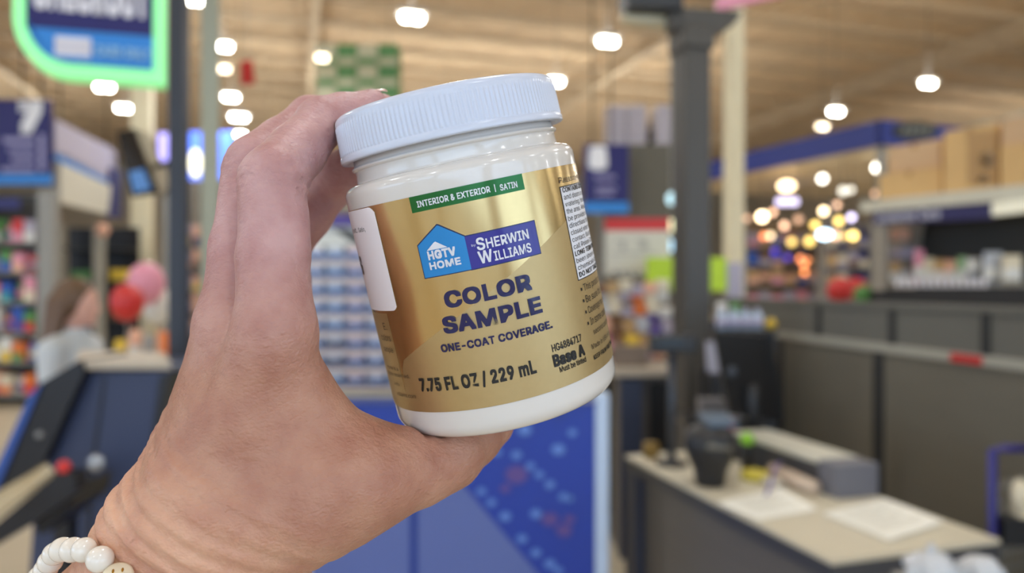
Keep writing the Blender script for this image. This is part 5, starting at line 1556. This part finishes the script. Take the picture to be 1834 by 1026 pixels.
b = MB(); b.ball(W(1828, 888, GDp - .02), (.026, .03, .05), pm('cream', .4), 14, 10); b.box(W(1836, 912, GDp - .01), (.06, .05, .04), pm('cream')); put('cream_jug', b, W(1828, 905, GDp), 'cream jug sitting at the cart front by the picture edge', 'jug')

# crumpled shiny bags on a low stand in front of the counter end
BDp = 1.55
t = empty('bag_stand', (W(1712, 0, BDp).x, BDp, 0), 'low bag stand in front of the counter end', 'stand')
zs = W(0, 1046, BDp).z
MB().box((W(1712, 0, BDp).x, BDp, zs - .01), (.20, .14, .02), m_sg).build('top', t)
MB().tube([(W(1712, 0, BDp).x, BDp, 0), (W(1712, 0, BDp).x, BDp, zs)], .02, m_sg, 10).build('pole', t)
m_bag = mat('bag_shiny_clear', (205, 208, 212), 0.12, noise=.12, nscale=30, bump=.8, bscale=30)
for px_, py_, r, nm in ((1668, 1022, .050, 'shiny crumpled clear bag in front of the counter end, the one with a knot'), (1756, 1024, .042, 'smaller shiny crumpled clear bag beside the knotted one')):
    c0 = W(px_, py_, BDp); vs = []; fs = []
    n1_, n2_ = 22, 14
    for i in range(n2_ + 1):
        for j in range(n1_):
            a = math.pi * i / n2_; q_ = 2 * math.pi * j / n1_
            rr = r * (1 + .16 * math.sin(5 * q_ + 3 * a) * math.sin(a) + .12 * math.sin(9 * q_ - 4 * a + px_) * math.sin(a))
            vs.append(c0 + Vector((rr * math.sin(a) * math.cos(q_), rr * .9 * math.sin(a) * math.sin(q_), max(zs - c0.z + .001, -rr * .8 * math.cos(a)))))
    for i in range(n2_):
        for j in range(n1_): fs.append((i * n1_ + j, i * n1_ + (j + 1) % n1_, (i + 1) * n1_ + (j + 1) % n1_, (i + 1) * n1_ + j))
    b = MB(); b.raw(vs, fs, m_bag, True)
    if px_ == 1668: b.lathe([(.006, .03), (.010, .045), (.006, .058)], m_bag, 10, Matrix.Translation(c0))
    tag(b.build('plastic_bag', loc=(c0.x, c0.y, zs)), nm, 'bag', 'shiny bags on the low stand')

# ------------------------------------------------------------------ person with long brown hair
PD = 3.8
po = np.array(W(138, 545, PD)); PX, PY = po[0], po[1]
pf = Field((PX - .34, PY - .32, 0), (PX + .42, PY + .34, 1.72), .010)
D = pf.blank()
def pc(a, b_, r0, r1, k=.02): pf.cone(D, np.array([PX, PY, 0]) + np.array(a), np.array([PX, PY, 0]) + np.array(b_), r0, r1, k)
pf.ell(D, (PX + .010, PY, 1.520), (.095, .072, .108), .01)                # skull
pf.ell(D, (PX + .045, PY, 1.470), (.055, .055, .075), .02)                # jaw
pc((.098, 0, 1.495), (.116, 0, 1.475), .010, .014, .008)                 # nose
pc((.086, 0, 1.445), (.094, 0, 1.438), .014, .010, .008)                 # mouth
pc((.080, 0, 1.408), (.086, 0, 1.405), .018, .016, .01)                  # chin
pc((.010, -.072, 1.50), (.005, -.078, 1.48), .012, .010, .006); pc((.010, .072, 1.50), (.005, .078, 1.48), .012, .010, .006)   # ears
pc((-.01, 0, 1.43), (-.03, 0, 1.33), .052, .056)                         # neck
pc((-.03, -.15, 1.275), (-.03, 0, 1.315), .055, .06); pc((-.03, .15, 1.275), (-.03, 0, 1.315), .055, .06); pf.ell(D, (PX - .02, PY, 1.16), (.115, .165, .20), .03)
pf.ell(D, (PX - .01, PY, .95), (.11, .15, .17), .03); pf.ell(D, (PX - .01, PY, .83), (.125, .165, .13), .03)
for s in (-1, 1):
    pc((-.03, s * .17, 1.27), (.0, s * .21, 1.05), .048, .040); pc((.0, s * .21, 1.05), (.20, s * .17, 1.02), .038, .027); pc((.20, s * .17, 1.02), (.27, s * .15, 1.02), .028, .030, .01)
    for q in range(4): pc((.28, s * (.135 + .014 * q), 1.02), (.335 + .01 * (q in (1, 2)), s * (.135 + .014 * q), 1.005), .009, .007, .004)
    pc((.25, s * .13, 1.025), (.30, s * .11, 1.015), .010, .008, .005)
    pc((-.01, s * .09, .82), (.01, s * .095, .46), .085, .055); pc((.01, s * .095, .46), (-.01, s * .10, .09), .052, .038); pc((-.03, s * .10, .05), (.14, s * .11, .035), .042, .034)
m_pskin = mat('person_skin', (222, 168, 148), .5, sss=.1)
V2, Q2 = pf.mesh(D, 1)
person = mesh_obj('person', V2, Q2, m_pskin)
tag(person, 'person with long brown hair and pale grey T-shirt turned towards the dark post', 'person')
def clothe(name, m_, grow, zlo, zhi, cut=None):
    DD_ = D - grow
    X_, Y_, Z_ = pf.grid()
    DD_ = np.maximum(DD_, np.maximum(zlo - Z_, Z_ - zhi))
    if cut is not None: DD_ = np.maximum(DD_, cut(X_ - PX, Y_ - PY, Z_))
    v, q = pf.mesh(DD_.astype(np.float32), 1)
    return mesh_obj(name, v, q, m_, person)
clothe('t_shirt', mat('t_shirt_pale_grey', (204, 208, 212), .8), .014, .86, 1.385, lambda x, y, z: np.where((np.abs(y) > .15) & (z < 1.13), .02, -1.0) + 0 * x)
clothe('trousers', mat('trousers_dark_blue', (50, 56, 78), .8), .012, .07, .885)
HD = pf.blank()
pf.ell(HD, (PX - .015, PY, 1.535), (.112, .092, .115), .01)
for s in (-.06, -.02, .03, .07):
    pf.cone(HD, (PX - .075, PY + s, 1.52), (PX - .105, PY + s * 1.3, 1.28), .045, .035, .02)
pf.cone(HD, (PX - .02, PY - .075, 1.53), (PX - .055, PY - .10, 1.33), .03, .03, .02)
pf.cone(HD, (PX - .02, PY + .075, 1.53), (PX - .055, PY + .10, 1.33), .03, .03, .02)
pf_x, pf_y, pf_z = pf.grid()
HD = np.maximum(HD, -(((pf_x - PX - .085) / .075) ** 2 + ((pf_y - PY) / .075) ** 2 + ((pf_z - 1.478) / .10) ** 2 - 1) * .05)
v, q = pf.mesh(HD.astype(np.float32), 1)
mesh_obj('hair', v, q, mat('hair_brown', (104, 76, 54), .5, noise=.18, nscale=30, stretch=(6, 6, 1)), person)
